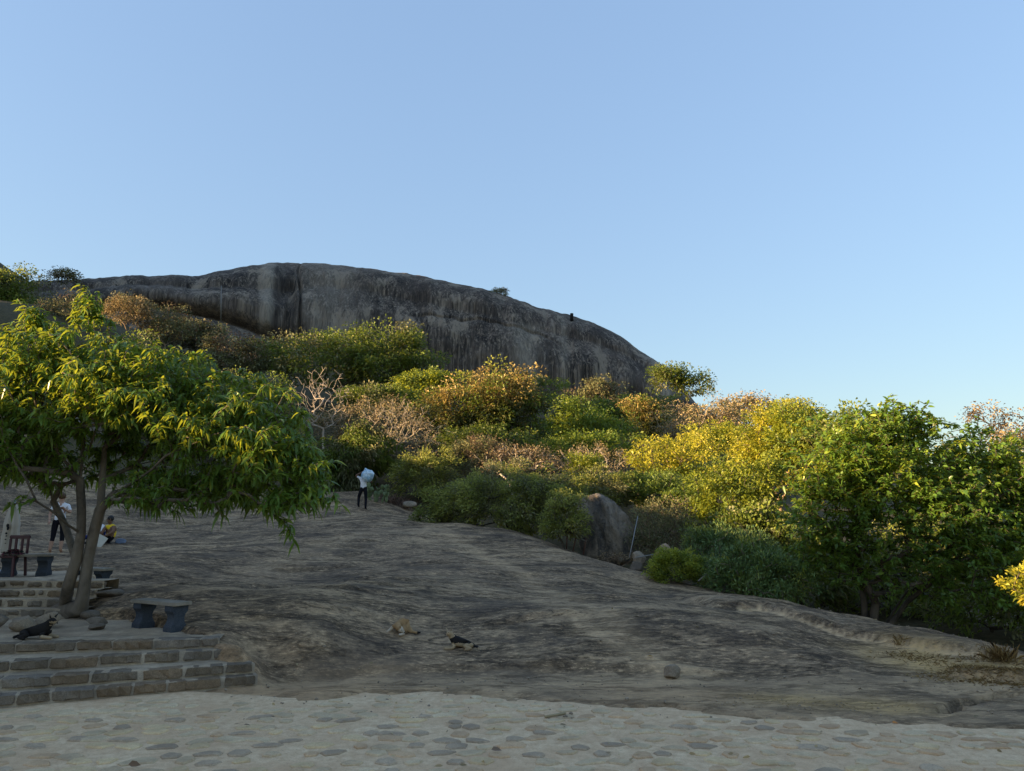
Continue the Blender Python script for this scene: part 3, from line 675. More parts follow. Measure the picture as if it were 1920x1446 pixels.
# trees out of the frame on the ridge to the left, which shade the slope
for k, (x, y, h_) in enumerate([(-50, 50, 5.5), (-56, 62, 6)]):
    gz_ = G1(x, y); plant('broadleaf_tree', ('dense ridge tree above the upper left slope', 'taller dense ridge tree beside the brown thickets')[k], 'tree', [((x, y, gz_ + h_ * .62), (3.2, 3.6, h_ * .42))], (x, y, gz_), LM['dark'], B_DARK, n_att=60, per=45, clump=.9, L=.4, W=.2, seed=60 + k)
# bare trees
def bare(label, px, d, seed, n_att=120, base_u=None, barkm=B_PALE, cat='tree', r_tip=.009, leaf=0, extra=(), r_base=.16, v_base=None):
    lobes = [box_lobe(*px, d)] + [box_lobe(*e, d) for e in extra]
    bx = P(base_u or (px[0] + px[2]) / 2, 900, d)[0]; bz = G1(bx, d) if v_base is None else min(P(900, v_base, d)[2], 99)
    return plant('bare_tree', label, cat, lobes, (bx, d, bz), LM['dry'], barkm, n_att=n_att * 2, per=leaf, clump=.25, L=.14, W=.07, seed=seed, r_tip=r_tip, r_base=r_base)
bare('leafless white-barked tree with upright trunk', (545, 690, 660, 800), 44, 51, 170, 606, extra=[(560, 720, 650, 815)])
bare('leafless pale shrub tree with spreading low boughs', (670, 745, 810, 850), 42, 52, 190, 700, leaf=4, extra=[(720, 780, 840, 850)])
bare('low leafless branch tangle over the path end', (690, 805, 830, 880), 39.5, 53, 90, 745, B_GREY, leaf=5)
auto('shrub', 'dry golden tan scrub behind the bare white tree', 'shrub', (560, 770, 700, 840), 47, 'dry', B_BROWN, extra=[(620, 745, 790, 830)], n_att=120, per=60, clump=.7, L=.2, W=.08, seed=54, mode='shrub')
# ---- shrubs along the top of the slab
def shrub(label, px, d, leafm='shrub', seed=1, extra=(), barkm=B_DARK, **kw):
    k = dict(n_att=120, per=80, clump=.38, L=.17, W=.055, up=.45, mode='shrub', r_tip=.012, r_base=.08); k.update(kw)
    return auto('shrub', label, 'shrub', px, d, leafm, barkm, extra, seed=seed, **k)
shrub('large spreading evergreen shrub on the slab edge', (800, 900, 1000, 1005), 30.5, 'shrub', 71, [(850, 870, 1060, 1000), (940, 880, 1090, 1018, 28.5), (795, 935, 900, 990)], n_att=330, per=85, clump=.4, L=.2, W=.055)
shrub('dark evergreen shrub right of the cactus', (735, 850, 835, 945), 37.5, 'shrub', 72, [(760, 840, 860, 930)], n_att=110, L=.2, W=.06, clump=.45)
shrub('green shrub with long arching leaves left of the climbing man', (590, 820, 700, 935), 39, 'dark', 73, [(560, 850, 660, 940), (620, 800, 740, 900)], n_att=150, L=.34, W=.06, droop=.8, clump=.5)
shrub('grey green twiggy shrub above the large evergreen shrub', (840, 815, 960, 900), 39, 'grey', 74, barkm=B_BROWN, n_att=130, per=55, L=.18, W=.05)
shrub('dry brown brush behind the large evergreen shrub', (900, 828, 1030, 900), 36.5, 'brown', 75, [(960, 840, 1060, 890)], B_PALE, n_att=140, per=22, L=.16, W=.045, r_tip=.014)
shrub('pinkish dry brush below the bright green tree', (1030, 832, 1190, 910), 40, 'dry', 76, [], B_PALE, n_att=160, per=24, L=.16, W=.045, r_tip=.016)
shrub('dark green shrub above the big boulder', (1040, 880, 1180, 960), 31, 'shrub', 77, [(1080, 880, 1200, 950)], n_att=130, per=70)
shrub('small green bush left of the pinkish dry brush', (1000, 820, 1070, 880), 44, 'bright', 78, n_att=60, per=60, clump=.5)
shrub('yellow green bush in front of the pinkish dry brush', (1065, 850, 1130, 905), 36, 'lime', 79, n_att=50, per=60, clump=.4)
shrub('grey dry round shrub beside the big boulder', (1190, 930, 1305, 1045), 25, 'grey', 80, [(1200, 960, 1310, 1055)], B_BROWN, n_att=200, per=36, L=.11, W=.04, clump=.3, r_tip=.009)
shrub('evergreen shrub leaning over the left side of the big boulder', (1020, 925, 1092, 1020), 25.0, 'shrub', 90, [], n_att=80, per=70, clump=.3, L=.15, W=.045)
shrub('dry twiggy brush at the foot of the big boulder', (1120, 1036, 1205, 1060), 24.0, 'brown', 91, [], B_BROWN, n_att=60, per=10, clump=.2, L=.1, W=.03, r_tip=.007, r_base=.03)
shrub('green bush behind the grey dry shrub', (1170, 880, 1300, 960), 31, 'bright', 81, [(1240, 900, 1330, 1000, 28)], n_att=120, per=70, clump=.42)
shrub('small round yellow green shrub at the slab edge', (1222, 1032, 1316, 1098), 20.4, 'lime', 82, n_att=110, per=70, clump=.2, L=.12, W=.035)
def pencil(label, px, d, seed, extra=(), **kw):
    return shrub(label, px, d, 'pencil', seed, extra, B_GREY, **{**dict(n_att=280, per=60, clump=.27, L=.12, W=.028, up=.35, droop=0., r_tip=.012, mode='ball'), **kw})
pencil('spiky pencil cactus bush overhanging the slab edge', (1330, 1015, 1460, 1120), 20.2, 83, [(1390, 1040, 1515, 1140, 19.6), (1310, 1060, 1420, 1125)])
pencil('pencil cactus bush behind the overhanging one', (1280, 985, 1400, 1080), 22.5, 84, [(1350, 990, 1450, 1060)], n_att=150)
shrub('dark leafy undergrowth left of the glossy tree trunks', (1440, 980, 1580, 1160), 23.5, 'dark', 85, [], n_att=110, per=60, clump=.5, L=.2, W=.07)
shrub('dark leafy undergrowth behind the glossy tree trunks', (1560, 1020, 1760, 1180), 24.5, 'dark', 86, [(1640, 960, 1800, 1120)], n_att=130, per=60, clump=.5, L=.2, W=.07)
shrub('dark leafy undergrowth right of the glossy tree trunks', (1740, 1000, 1960, 1200), 21.5, 'dark', 87, [(1860, 940, 2050, 1150)], n_att=150, per=60, clump=.5, L=.2, W=.07)
shrub('tiny dark bush on the rim of the cliff', (918, 541, 955, 562), 122, 'grey', 88, n_att=40, per=25, clump=.6, L=.4, W=.15)
shrub('sunlit yellow leaf sprig at the lower edge of the glossy tree', (1888, 1060, 1990, 1120), 14.5, 'yellow', 89, [(1930, 1050, 2060, 1160)], n_att=110, per=30, clump=.16, L=.13, W=.045, base_u=2020)

# ---- individual leaves as objects
def pick_leaves(root, leafm, Pb, D, L, W, droop, n, rng, eye):
    """the n leaves that show largest become objects of their own; returns mask of the rest"""
    d = np.linalg.norm(Pb - eye, axis=1) / L
    vis = np.argsort(d)[:n]; m = np.ones(len(Pb), bool); m[vis] = False
    variants = []
    for k in range(8):
        r2 = np.random.default_rng(900 + k)
        V, T, c = leaf_geo(np.zeros((1, 3)), np.array([[1., 0, 0]]), np.array([1.]), np.array([.2]), np.array([0.0]), r2, True)
        # canonical leaf lies along x with its blade in the xy plane, bent by its own droop
        dr = .25 + .08 * k; t_ = V[:, 0]; V = np.array([(x, (.1 if i in (1,) else -.1 if i == 2 else .085 if i == 3 else -.085 if i == 4 else 0), -dr * x * x + (.02 if i in (1, 2, 3, 4) else 0)) for i, (x, _, _) in enumerate(V)])
        me = tri_mesh('leaf', V, T, np.full(len(T), .1 + .11 * k)); me.materials.append(leafm); variants.append(me)
    base = np.array(root.location)
    for i in vis:
        x = Vector(D[i]).normalized(); y = Vector((0, 0, 1)).cross(x)
        y = y.normalized() if y.length > .05 else Vector((1, 0, 0)); z = x.cross(y)
        y = (y + z * float(rng.normal() * .4)).normalized(); z = x.cross(y)
        o = link('leaf', variants[int(rng.integers(8))], root)
        wr = float(W[i] / (.2 * L[i]))
        M = Matrix((x * float(L[i]), y * float(L[i] * wr), z * float(L[i]))).transposed().to_4x4(); M.translation = Vector(Pb[i] - base); o.matrix_local = M
    return m

def big_tree(name, label, base, roots, lobes, n_att, per, L, W, leafm, barkm, seed, r_base, n_obj, tint=None, sagging=(.45, 1.05), extra_att=None, clump=.16, flare=None, r_tip=.008):
    rng = np.random.default_rng(seed); base = np.array(base, float)
    att = lobe_points(lobes, n_att, rng, shell=.35, clump=.2)
    if extra_att is not None: att = np.concatenate([att, extra_att])
    na = len(att)
    pos, par, tips = grow(roots, att, sag=.1, step=.28, seed=seed)
    V, T, r = tubes(pos, par, r_tip, r_base, expo=2.35, sides=5, flare=flare)
    root = thing(name, label, 'tree', base)
    link('trunk', tri_mesh('trunk', V - base, T, smooth=True), root, barkm)
    ci = np.repeat(np.arange(na), per); n = len(ci)
    sd = unit(pos[tips] - pos[par[tips]])[ci]                       # shoot direction
    along = rng.random(n)[:, None] ** .7
    Pb = att[ci] - sd * (1 - along) * .28 + rng.normal(size=(n, 3)) * .02
    D = unit(rand_dirs(n, rng) * np.array((1, 1, .5)) + sd * .55 + np.array((0, 0, .05)))
    Ls = L * rng.uniform(.6, 1.25, n); Ws = W * rng.uniform(.8, 1.25, n); dr = rng.uniform(*sagging, n)
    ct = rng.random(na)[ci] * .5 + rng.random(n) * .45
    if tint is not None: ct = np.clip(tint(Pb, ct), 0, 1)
    m = pick_leaves(root, leafm, Pb, D, Ls, Ws, dr, n_obj, rng, np.array((0, 0, CAMH)))
    LV, LT, k = leaf_geo(Pb[m], D[m], Ls[m], Ws[m], dr[m], rng, True)
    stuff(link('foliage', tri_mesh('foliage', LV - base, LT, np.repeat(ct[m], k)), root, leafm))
    return root

# ---- the mango tree by the steps
d0 = 14.1
Q = lambda u, v, dd=0: P(u, v, d0 + dd)
tb = np.array(PZ(118, 1152, Z1)); 
roots = [[tb + np.array((-.02, 0, -.3)), tb + np.array((0, 0, .05)), Q(128, 1100), Q(143, 1050), Q(152, 1000), Q(153, 960), Q(150, 900), Q(158, 830, .3), Q(165, 760, .4), Q(160, 690, .4), Q(170, 610, .3), Q(165, 560, .2)],
         [tb + np.array((.05, .05, .0)), Q(152, 1140, .05), Q(158, 1100, .08), Q(165, 1050, .1), Q(176, 1000, .1), Q(188, 955, .1), Q(192, 900, .2), Q(196, 840, .4), Q(205, 770, .6), Q(235, 700, .9), Q(250, 640, 1.1)],
         [Q(152, 1000), Q(128, 985, -.3), Q(100, 960, -.6), Q(68, 940, -.9), Q(50, 900, -1.0), Q(30, 870, -1.1), Q(10, 830, -1.2), Q(-30, 790, -1.2)],
         [Q(143, 1040, 0), Q(122, 985, .5), Q(100, 940, .9), Q(85, 880, 1.3), Q(70, 820, 1.6), Q(60, 760, 1.8), Q(40, 690, 1.8)],
         [Q(188, 960, .1), Q(215, 925, -.3), Q(250, 905, -.6), Q(285, 880, -.9), Q(310, 855, -1.1), Q(345, 840, -1.3), Q(400, 815, -1.5), Q(460, 800, -1.7), Q(520, 830, -1.8)],
         [Q(190, 925, .2), Q(215, 890, .5), Q(255, 872, .8), Q(310, 860, 1.1), Q(390, 862, 1.4), Q(470, 880, 1.5), Q(545, 910, 1.5)],
         [Q(196, 850, .4), Q(230, 810, .2), Q(265, 780, 0), Q(310, 750, -.2), Q(370, 710, -.4), Q(430, 690, -.5)],
         [Q(150, 900, 0), Q(110, 850, -.3), Q(80, 800, -.6), Q(60, 730, -.7), Q(55, 660, -.8), Q(45, 600, -.8)],
         [Q(165, 760, .4), Q(130, 710, .8), Q(110, 660, 1.2), Q(95, 620, 1.4)]]
lob = [box_lobe(-110, 600, 300, 830, 14.0, .75), box_lobe(120, 650, 470, 850, 13.8, .85), box_lobe(330, 715, 580, 900, 13.3, .9), box_lobe(420, 800, 615, 950, 13.0, .8), box_lobe(-160, 720, 120, 930, 13.6, .8),
       box_lobe(240, 870, 520, 965, 13.8, .8), box_lobe(130, 545, 200, 620, 14.2, .8), box_lobe(20, 565, 90, 640, 13.4, .8), box_lobe(480, 900, 620, 975, 12.8, .6), box_lobe(-80, 810, 130, 925, 14.6, .6), box_lobe(150, 800, 340, 920, 15.0, .5)]
ex = np.array([Q(552, 1012, -1.2), Q(530, 975, -1.2), Q(640, 945, -1.3), Q(625, 925, -1.3), Q(600, 940, -1.3), Q(548, 990, -1.2), Q(160, 545, .2), Q(185, 550, .2), Q(150, 535, .2), Q(60, 575, -.8), Q(35, 562, -.8), Q(330, 960, -.6), Q(420, 970, -.8), Q(20, 945, -1.2), Q(40, 930, -1.1)])
def fl_(p):
    h = p[:, 2] - Z1; return 1 + 1.0 * np.exp(-np.clip(h, 0, 9) / .22)
big_tree('mango_tree', 'twin-trunked mango tree with drooping leaves beside the stone steps', tb, roots, lob, 3200, 12, .205, .056, LM['mango'], B_GREY, 3, .19, 300, extra_att=ex, flare=fl_, r_tip=.007, sagging=(.3, 1.0),
         tint=lambda p, c: c * .55 + .15 * sstep(-6, -9.5, p[:, 0]))
# ---- the glossy tree on the right
d1 = 19.8
Q = lambda u, v, dd=0: P(u, v, d1 + dd)
b1 = np.array(P(1622, 1172, d1)); b1[2] = min(b1[2], G1(b1[0], d1)) - .1
roots = [[b1, Q(1620, 1130), Q(1612, 1060), Q(1602, 1010), Q(1610, 950), Q(1625, 890), Q(1632, 840), Q(1640, 780)],
         [b1, Q(1642, 1130, -.2), Q(1615, 1075, -.3), Q(1600, 1030, -.3), Q(1570, 980, -.5), Q(1540, 930, -.8), Q(1530, 870, -.9)],
         [b1, Q(1680, 1140, .2), Q(1720, 1080, .3), Q(1745, 1000, .4), Q(1750, 920, .4), Q(1760, 850, .4)],
         [b1, Q(1700, 1130, -.3), Q(1750, 1090, -.6), Q(1800, 1040, -.8), Q(1840, 980, -.9), Q(1870, 920, -.8)]]
lob = [box_lobe(1500, 760, 1800, 960, 19.8, .7), box_lobe(1600, 745, 1760, 850, 19.8, .8), box_lobe(1470, 850, 1650, 1060, 19.2, .7), box_lobe(1640, 870, 1860, 1080, 18.6, .6), box_lobe(1740, 800, 1960, 1000, 19.6, .8),
       box_lobe(1760, 960, 2000, 1170, 18.6, .7), box_lobe(1860, 850, 2080, 1080, 19.2, .7), box_lobe(1480, 980, 1640, 1120, 19.6, .7), box_lobe(1640, 1000, 1800, 1140, 19.0, .6), box_lobe(1540, 800, 1720, 1000, 18.8, .7)]
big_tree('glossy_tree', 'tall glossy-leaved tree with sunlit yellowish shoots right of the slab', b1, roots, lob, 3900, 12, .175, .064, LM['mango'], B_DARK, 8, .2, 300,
         tint=lambda p, c: c * .7 + (.25 + .45 * fbm(p[:, 0] / .8, p[:, 2] / .6, 2, 33)) * sstep(1.2, 4.2, p[:, 2] - .25 * (p[:, 0] - 9)) - .06, r_tip=.007, sagging=(.1, .55))  # upper-left shoots yellower: young leaves, with golden sunlight put into the tint
# ---- more scrub that closes the hillside
fill = [('shrub', 'grey scrub at the foot of the overhang beside the mast', (300, 600, 420, 660), 72, 'grey'), ('shrub', 'olive scrub on the dark ledge below the pale pillar', (430, 640, 540, 700), 70, 'dark'),
        ('shrub', 'brown scrub on the slope above the hut', (60, 640, 220, 740), 50, 'brown'), ('shrub', 'dull green scrub above the hut roof', (-80, 680, 110, 800), 46, 'dark'), ('shrub', 'grey green scrub between hut and bare tree', (220, 720, 400, 830), 45, 'grey'),
        ('shrub', 'dark scrub at the top edge of the slab behind the mango boughs', (300, 800, 480, 910), 42, 'dark'), ('shrub', 'dry tan scrub along the upper slab behind the mango trunk', (60, 790, 260, 890), 44, 'dry'), ('shrub', 'olive scrub at the slab top beneath the bare tree', (450, 800, 600, 910), 42, 'shrub'),
        ('shrub', 'olive bush below the dark green tree', (640, 720, 780, 780), 52, 'dark'), ('shrub', 'dark bush under the orange brown tree', (820, 800, 1000, 860), 45, 'dark'), ('shrub', 'green bush under the bright green tree', (1040, 810, 1200, 870), 47, 'bright'),
        ('shrub', 'dark green bush under the yellow green tree', (1180, 890, 1320, 960), 34, 'dark'), ('shrub', 'dark green bush between the lime tree and the cactus bush', (1330, 950, 1480, 1050), 25, 'dark'), ('broadleaf_tree', 'tall dark tree closing the skyline behind the glossy tree', (1520, 770, 1700, 900), 27, 'dark'),
        ('broadleaf_tree', 'dark tree behind the right part of the glossy tree', (1720, 830, 1960, 1000), 26, 'dark'), ('broadleaf_tree', 'olive tree between the golden tree and the glossy tree', (1440, 770, 1580, 900), 29, 'lime'), ('broadleaf_tree', 'muted green tree on the skyline left of the golden tree', (1280, 790, 1420, 880), 44, 'yellow'),
        ('shrub', 'olive scrub under the cliff foot right of the dark green tree', (860, 700, 1060, 770), 66, 'dark'), ('shrub', 'dim scrub at the cliff foot behind the grey green tree', (1100, 745, 1260, 800), 70, 'dark')]
for k, (nm, lab, px, d, lm) in enumerate(fill):
    tree_ = nm != 'shrub'; s_ = d / 45
    auto(nm, lab, 'tree' if tree_ else 'shrub', px, d, lm, B_DARK if lm not in ('dry', 'brown') else B_BROWN, n_att=110, per=60, clump=.62 * max(.8, s_), L=.24 * max(.9, s_), W=.10 * max(.9, s_), seed=200 + k, mode='ball' if tree_ else 'shrub', up=.6)
for k, (lab, px, d, lm) in enumerate([('dense olive scrub on the hill shoulder under the left skyline tree', (-60, 585, 70, 660), 64, 'dark'), ('grey scrub on the hill shoulder beside the dome end', (60, 590, 180, 650), 68, 'grey'), ('dark scrub further out on the left hill shoulder', (-220, 570, -40, 670), 66, 'dark')]):
    auto('shrub', lab, 'shrub', px, d, lm, B_DARK, n_att=130, per=60, clump=.95, L=.34, W=.14, seed=300 + k, mode='shrub', up=.6)
# ------------------------------------------------------------------ stone steps and terraces
M_BLOCK = [stone_mat('step_stone', (0.098, 0.074, 0.053), (0.208, 0.159, 0.112), 12, .5), stone_mat('step_stone_brown', (0.130, 0.090, 0.058), (0.247, 0.172, 0.110), 12, .5), stone_mat('step_stone_grey', (0.130, 0.103, 0.080), (0.247, 0.198, 0.150), 12, .5)]
M_PALE_MORTAR = stone_mat('pale_mortar', (0.260, 0.198, 0.138), (0.494, 0.380, 0.265), 7, .25)
M_TERR = stone_mat('terrace_stone', (0.260, 0.190, 0.130), (0.520, 0.385, 0.260), 5, .3)
def block_mesh(lx, ly, lz, seed, name='stone_block', jit=.016, bev=.011):
    """a roughly dressed block, x along the face, y into the wall, top at z = 0"""
    r = random.Random(seed); bm = bmesh.new(); bmesh.ops.create_cube(bm, size=1)
    for v in bm.verts: v.co = Vector((v.co.x * lx, (v.co.y + .5) * ly, (v.co.z - .5) * lz))
    bmesh.ops.subdivide_edges(bm, edges=[e for e in bm.edges if abs(e.verts[0].co.x - e.verts[1].co.x) > .05], cuts=2)
    bmesh.ops.bevel(bm, geom=bm.edges[:], offset=bev, segments=1, affect='EDGES')
    for v in bm.verts: v.co += Vector((r.uniform(-jit, jit), r.uniform(-jit, jit), r.uniform(-jit, jit) * .5))
    return bm_mesh(name, bm)
def prism(poly, z0, z1, name):
    bm = bmesh.new(); a = [bm.verts.new((x, y, z0)) for x, y in poly]; b = [bm.verts.new((x, y, z1)) for x, y in poly]
    bm.faces.new(b); bm.faces.new(a[::-1]); n = len(poly)
    for i in range(n): bm.faces.new((a[i], a[(i + 1) % n], b[(i + 1) % n], b[i]))
    return bm_mesh(name, bm)
def strip_top(poly_front, poly_back, z, z0, name, amp=.008):
    """a mortar tread between two polylines with a slightly uneven top and a front face"""
    n = 60; tt_ = np.linspace(0, 1, n); f = np.array([np.interp(tt_, np.linspace(0, 1, len(poly_front)), [p[k] for p in poly_front]) for k in (0, 1)]).T
    b = np.array([np.interp(tt_, np.linspace(0, 1, len(poly_back)), [p[k] for p in poly_back]) for k in (0, 1)]).T
    rows_ = [np.c_[f, np.full(n, z0)]]
    for s in np.linspace(0, 1, 7):
        q = f * (1 - s) + b * s; rows_.append(np.c_[q, z + amp * fbm(q[:, 0] / .25, q[:, 1] / .25, 3, 81)])
    rows_.append(np.c_[b, np.full(n, z0)])
    A = np.array(rows_); return grid_mesh(name, A[..., 0], A[..., 1], A[..., 2], smooth=False)
steps = thing('stone_steps', 'four wide rough stone steps with pale mortar joints below the bench', 'steps', (step_lines[0][1] + step_lines[0][0]) / 2 * np.array((1, 1, 0)))
SO = np.array(steps.location)
joints_px = [[30, 95, 178, 247, 312, 415], [95, 167, 262, 345, 418], [18, 92, 185, 265, 340, 400], [30, 143, 210, 287, 375]]
backs = [s_[:2] for s_ in step_lines[1:]] + [None]
for k, (A, B, z) in enumerate(step_lines):
    dv = unit(B - A); nv = np.array((-dv[1], dv[0], 0)); Lh = np.linalg.norm(B - A); rz = math.atan2(dv[1], dv[0]); z_lo = z - .14
    back = [A + nv * 1.0, B + nv * .5] if k == 3 else [step_lines[k + 1][0] + nv * .3, step_lines[k + 1][1] + nv * .3]
    fr = [A + nv * .025 - SO, B + nv * .025 - SO]; bk = [p - SO for p in back]
    link('mortar_tread', strip_top([p[:2] for p in fr], [p[:2] for p in bk], z - .006, -.3, 'mortar_tread'), steps, M_PALE_MORTAR)
    # joints in metres along the line, from the photo, then on past the frame
    js = []
    for u in joints_px[k]:
        rx, _ = ray(u, STEP[k][0][1]); s_ = (A[0] - rx * A[1]) / (rx * dv[1] - dv[0]); js.append(float(s_))
    js = sorted([j for j in js if 0 < j < Lh]); j0 = js[0]
    while j0 > .5: j0 -= R.uniform(.45, .65); js.insert(0, max(j0, .02))
    js = [0.] + [j for j in js if j > .1] + [Lh]
    for i, (a, b) in enumerate(zip(js[:-1], js[1:])):
        gap = .022 if R.random() < .6 else .05
        ln = b - a - gap * 1.5
        if ln < .08: continue
        hh = .118 + R.uniform(-.014, .006)
        me = block_mesh(ln, R.uniform(.18, .28), hh, 1000 + k * 50 + i); me.materials.append(R.choice(M_BLOCK))
        p = A + dv * (a + b) / 2 - SO; o = link('stone_block', me, steps, loc=(p[0], p[1], z + R.uniform(-.004, .006))); o.rotation_euler = (0, 0, rz + R.uniform(-.015, .015))
# terrace floor
gx_, gy_ = np.meshgrid(np.arange(-19, -3.9, .1), np.arange(9.4, 15.2, .1))
def terr_mesh(name, poly, z, lo, hi, seed):
    X_, Y_ = np.meshgrid(np.arange(lo[0], hi[0], .12), np.arange(lo[1], hi[1], .12)); ins = in_poly(X_, Y_, poly, .02) > 0
    Zt = z - .012 + .022 * fbm(X_ / .5, Y_ / .5, 4, seed) + .012 * fbm(X_ / .3, Y_ / 1.2, 2, seed + 5)
    i = np.arange(X_.size).reshape(X_.shape); m = ins[:-1, :-1] & ins[1:, 1:] & ins[:-1, 1:] & ins[1:, :-1]
    Qd = np.stack([i[:-1, :-1][m], i[:-1, 1:][m], i[1:, 1:][m], i[1:, :-1][m]], -1)
    return tri_mesh(name, np.stack([X_.ravel(), Y_.ravel(), Zt.ravel()], -1), Qd, smooth=True)
A4, B4, _ = step_lines[3]; dv4 = unit(B4 - A4); nv4 = np.array((-dv4[1], dv4[0], 0))
t1 = [tuple((A4 + nv4 * .2)[:2]), tuple((B4 + nv4 * .12)[:2]), tuple(PZ(335, 1174, Z1)[:2] + np.array((.35, .2))), tuple(PZ(240, 1156, Z1)[:2] + np.array((.35, .2))), (-7.6, 14.9), (-19, 14.9), (-19, 10)]
structure(link('terrace_floor', terr_mesh('terrace_floor', t1, Z1, (-19, 9.2), (-4, 15), 91), None, M_TERR))
# upper steps
ups = thing('rubble_steps', 'upper flight of rubble and mortar steps behind the mango trunk', 'steps', (-12, 14.4, Z1))
for k in range(4):
    y0 = 14.35 + .33 * k; zt = Z1 + .1475 * (k + 1); x1 = -8.15 - .05 * k; x0 = -18.5
    link('mortar_tread', strip_top([(x0 + 12, y0 + .03 - 14.4), (x1 + 12, y0 + .03 - 14.4)], [(x0 + 12, y0 + .6 - 14.4), (x1 + 12, y0 + .6 - 14.4)], zt - Z1 - .004, -.4, 'mortar_tread', .01), ups, M_PALE_MORTAR)
    x = x0
    while x < x1 - .15:
        ln = R.uniform(.18, .5) if k else R.uniform(.35, .65); ln = min(ln, x1 - x)
        gap = R.uniform(.03, .13) if k else .04
        hh = R.uniform(.085, .13)
        if ln - gap > .07:
            me = block_mesh(ln - gap, .2, hh, 1500 + int(x * 37) % 997 + k * 1000, 'rubble_stone', .018, .025); me.materials.append(R.choice(M_BLOCK))
            link('rubble_stone', me, ups, loc=(x + ln / 2 + 12, y0 - 14.4 + R.uniform(-.012, .012), zt - Z1 - (.1475 - hh) * R.uniform(.1, .9) - .004))
        x += ln
t2 = [(-18.6, 15.45), (-8.45, 15.45), (-9.0, 16.3), (-10.1, 17.8), (-10.5, 18.7), (-18.6, 18.7)]
link('mortar_core', prism([(x + 12, y - 14.4) for x, y in t2], -.4, Z2 - Z1 - .05, 'mortar_core'), ups, M_PALE_MORTAR)
structure(link('upper_terrace_floor', terr_mesh('upper_terrace_floor', t2, Z2, (-18.7, 15.4), (-8, 18.8), 95), None, M_TERR))

# ------------------------------------------------------------------ rocks
def rock_mesh(name, size, seed, cuts=7, sub=3, rough=.06, round_=.5):
    r = random.Random(seed); bm = bmesh.new(); bmesh.ops.create_icosphere(bm, subdivisions=sub, radius=1)
    pl = [(Vector((r.gauss(0, 1), r.gauss(0, 1), r.gauss(0, 1))).normalized(), r.uniform(round_, .85)) for _ in range(cuts)]
    for v in bm.verts:
        for n, d in pl:
            e = v.co.dot(n) - d
            if e > 0: v.co -= n * e * .92
    co = np.array([v.co for v in bm.verts]); nn = fbm(co[:, 0] * 2.5 + seed, co[:, 1] * 2.5 + co[:, 2] * 1.9, 3, seed % 50)
    for v, k in zip(bm.verts, nn): v.co = v.co * (1 + rough * float(k)); v.co = Vector((v.co.x * size[0], v.co.y * size[1], v.co.z * size[2]))
    return bm_mesh(name, bm)
M_ROCK = stone_mat('loose_rock', (0.182, 0.140, 0.102), (0.364, 0.282, 0.200), 5, .4); M_ROCKD = stone_mat('dark_rock', (0.098, 0.077, 0.060), (0.208, 0.163, 0.120), 5, .4)
M_ROCKT = stone_mat('tan_rock', (0.260, 0.178, 0.115), (0.416, 0.287, 0.190), 4, .3)
def rock(label, u, v, d, wpx, hpx, seed, mat, z=None, dep=.8, group=None, rz=0., **kw):
    p = P(u, v, d); zz = (p[2] if z is None else z); s = (wpx / 2 * pxm(d), wpx / 2 * pxm(d) * dep, hpx / 2 * pxm(d))
    o = link('rock', rock_mesh('rock', s, seed, **kw), None, mat, (p[0], d, zz + s[2] * .78)); o.rotation_euler = (0, 0, rz)
    return tag(o, label, 'rock', group)
rock('squarish grey stone block lying behind the black dog', 45, 1166, 12.6, 54, 34, 5, M_ROCK, Z1, cuts=9, round_=.45)
rock('angular pale grey stone leaning against the mango trunk', 90, 1160, 13.0, 46, 32, 9, M_ROCK, Z1, cuts=9, round_=.5)
rock('dark stone block at the terrace wall foot', -2, 1164, 13.0, 34, 30, 14, M_ROCKD, Z1, cuts=9, round_=.45)
for lab, u, v, w_, h_, sd, d in [('flat dark slab stone jutting out beside the low bench', 205, 1112, 54, 18, 21, 15.2), ('grey block stone at the right end of the rubble steps', 172, 1141, 38, 24, 22, 14.2),
                              ('flat broken stone at the right of the mango roots', 182, 1158, 44, 16, 23, 13.4), ('small flat stone by the mango roots', 182, 1166, 36, 12, 24, 12.9)]:
    p = P(u, v, d); rock(lab, u, v, d, w_, h_, sd, M_ROCKD, z=max(S1(p[0], d), Z1 if v > 1145 else 0) - .02, cuts=8, round_=.5)
# roots' litter
g = ground_px(1262, 1272); rock('lone grey stone on the foot of the slab', 1262, 1270, g[1], 36, 28, 33, M_ROCK, g[2] - .02, cuts=9, round_=.5)
# big boulder
db = 25.6; bp = P(1137, 1035, db)
t = NT('boulder_rock'); cv = t.coords((1, 1, .3), (0, .35, 0)); n = t.noise(cv, 1.6, 7, .65, .5); n2 = t.noise(t.coords(), 7, 5, .7)
c = t.mix(t.ramp(n, [(.42, 0.), (.6, 1.)]), (.085, .075, .066), (.29, .235, .18)); c = t.mix(t.ramp(n, [(.6, 0.), (.72, .8)]), c, (.27, .215, .16)); c = t.mix(t.ramp(n2, [(.3, .6), (.5, 0.)]), c, (.03, .029, .03))
M_BOULDER = t.done(t.bsdf(c, .9, .2, t.math('ADD', n, t.math('MULTIPLY', n2, .6)), 1.0, .2))
outl = [(1083, 975), (1086, 950), (1098, 934), (1118, 929), (1140, 937), (1162, 955), (1180, 978), (1192, 1002), (1196, 1028), (1186, 1052), (1150, 1058), (1112, 1058), (1092, 1030), (1085, 1000)]
oa = [(math.atan2(995 - v, u - 1137), math.hypot(u - 1137, 995 - v) * pxm(db)) for u, v in outl]; oa.sort(); oa = [(a - 2 * math.pi, r) for a, r in oa[-2:]] + oa + [(a + 2 * math.pi, r) for a, r in oa[:2]]
bm = bmesh.new(); bmesh.ops.create_icosphere(bm, subdivisions=5, radius=1)
co = np.array([v.co for v in bm.verts]); nz = fbm(co[:, 0] * 1.8 + 4, co[:, 1] * 1.8 + co[:, 2] * 1.3, 4, 12)
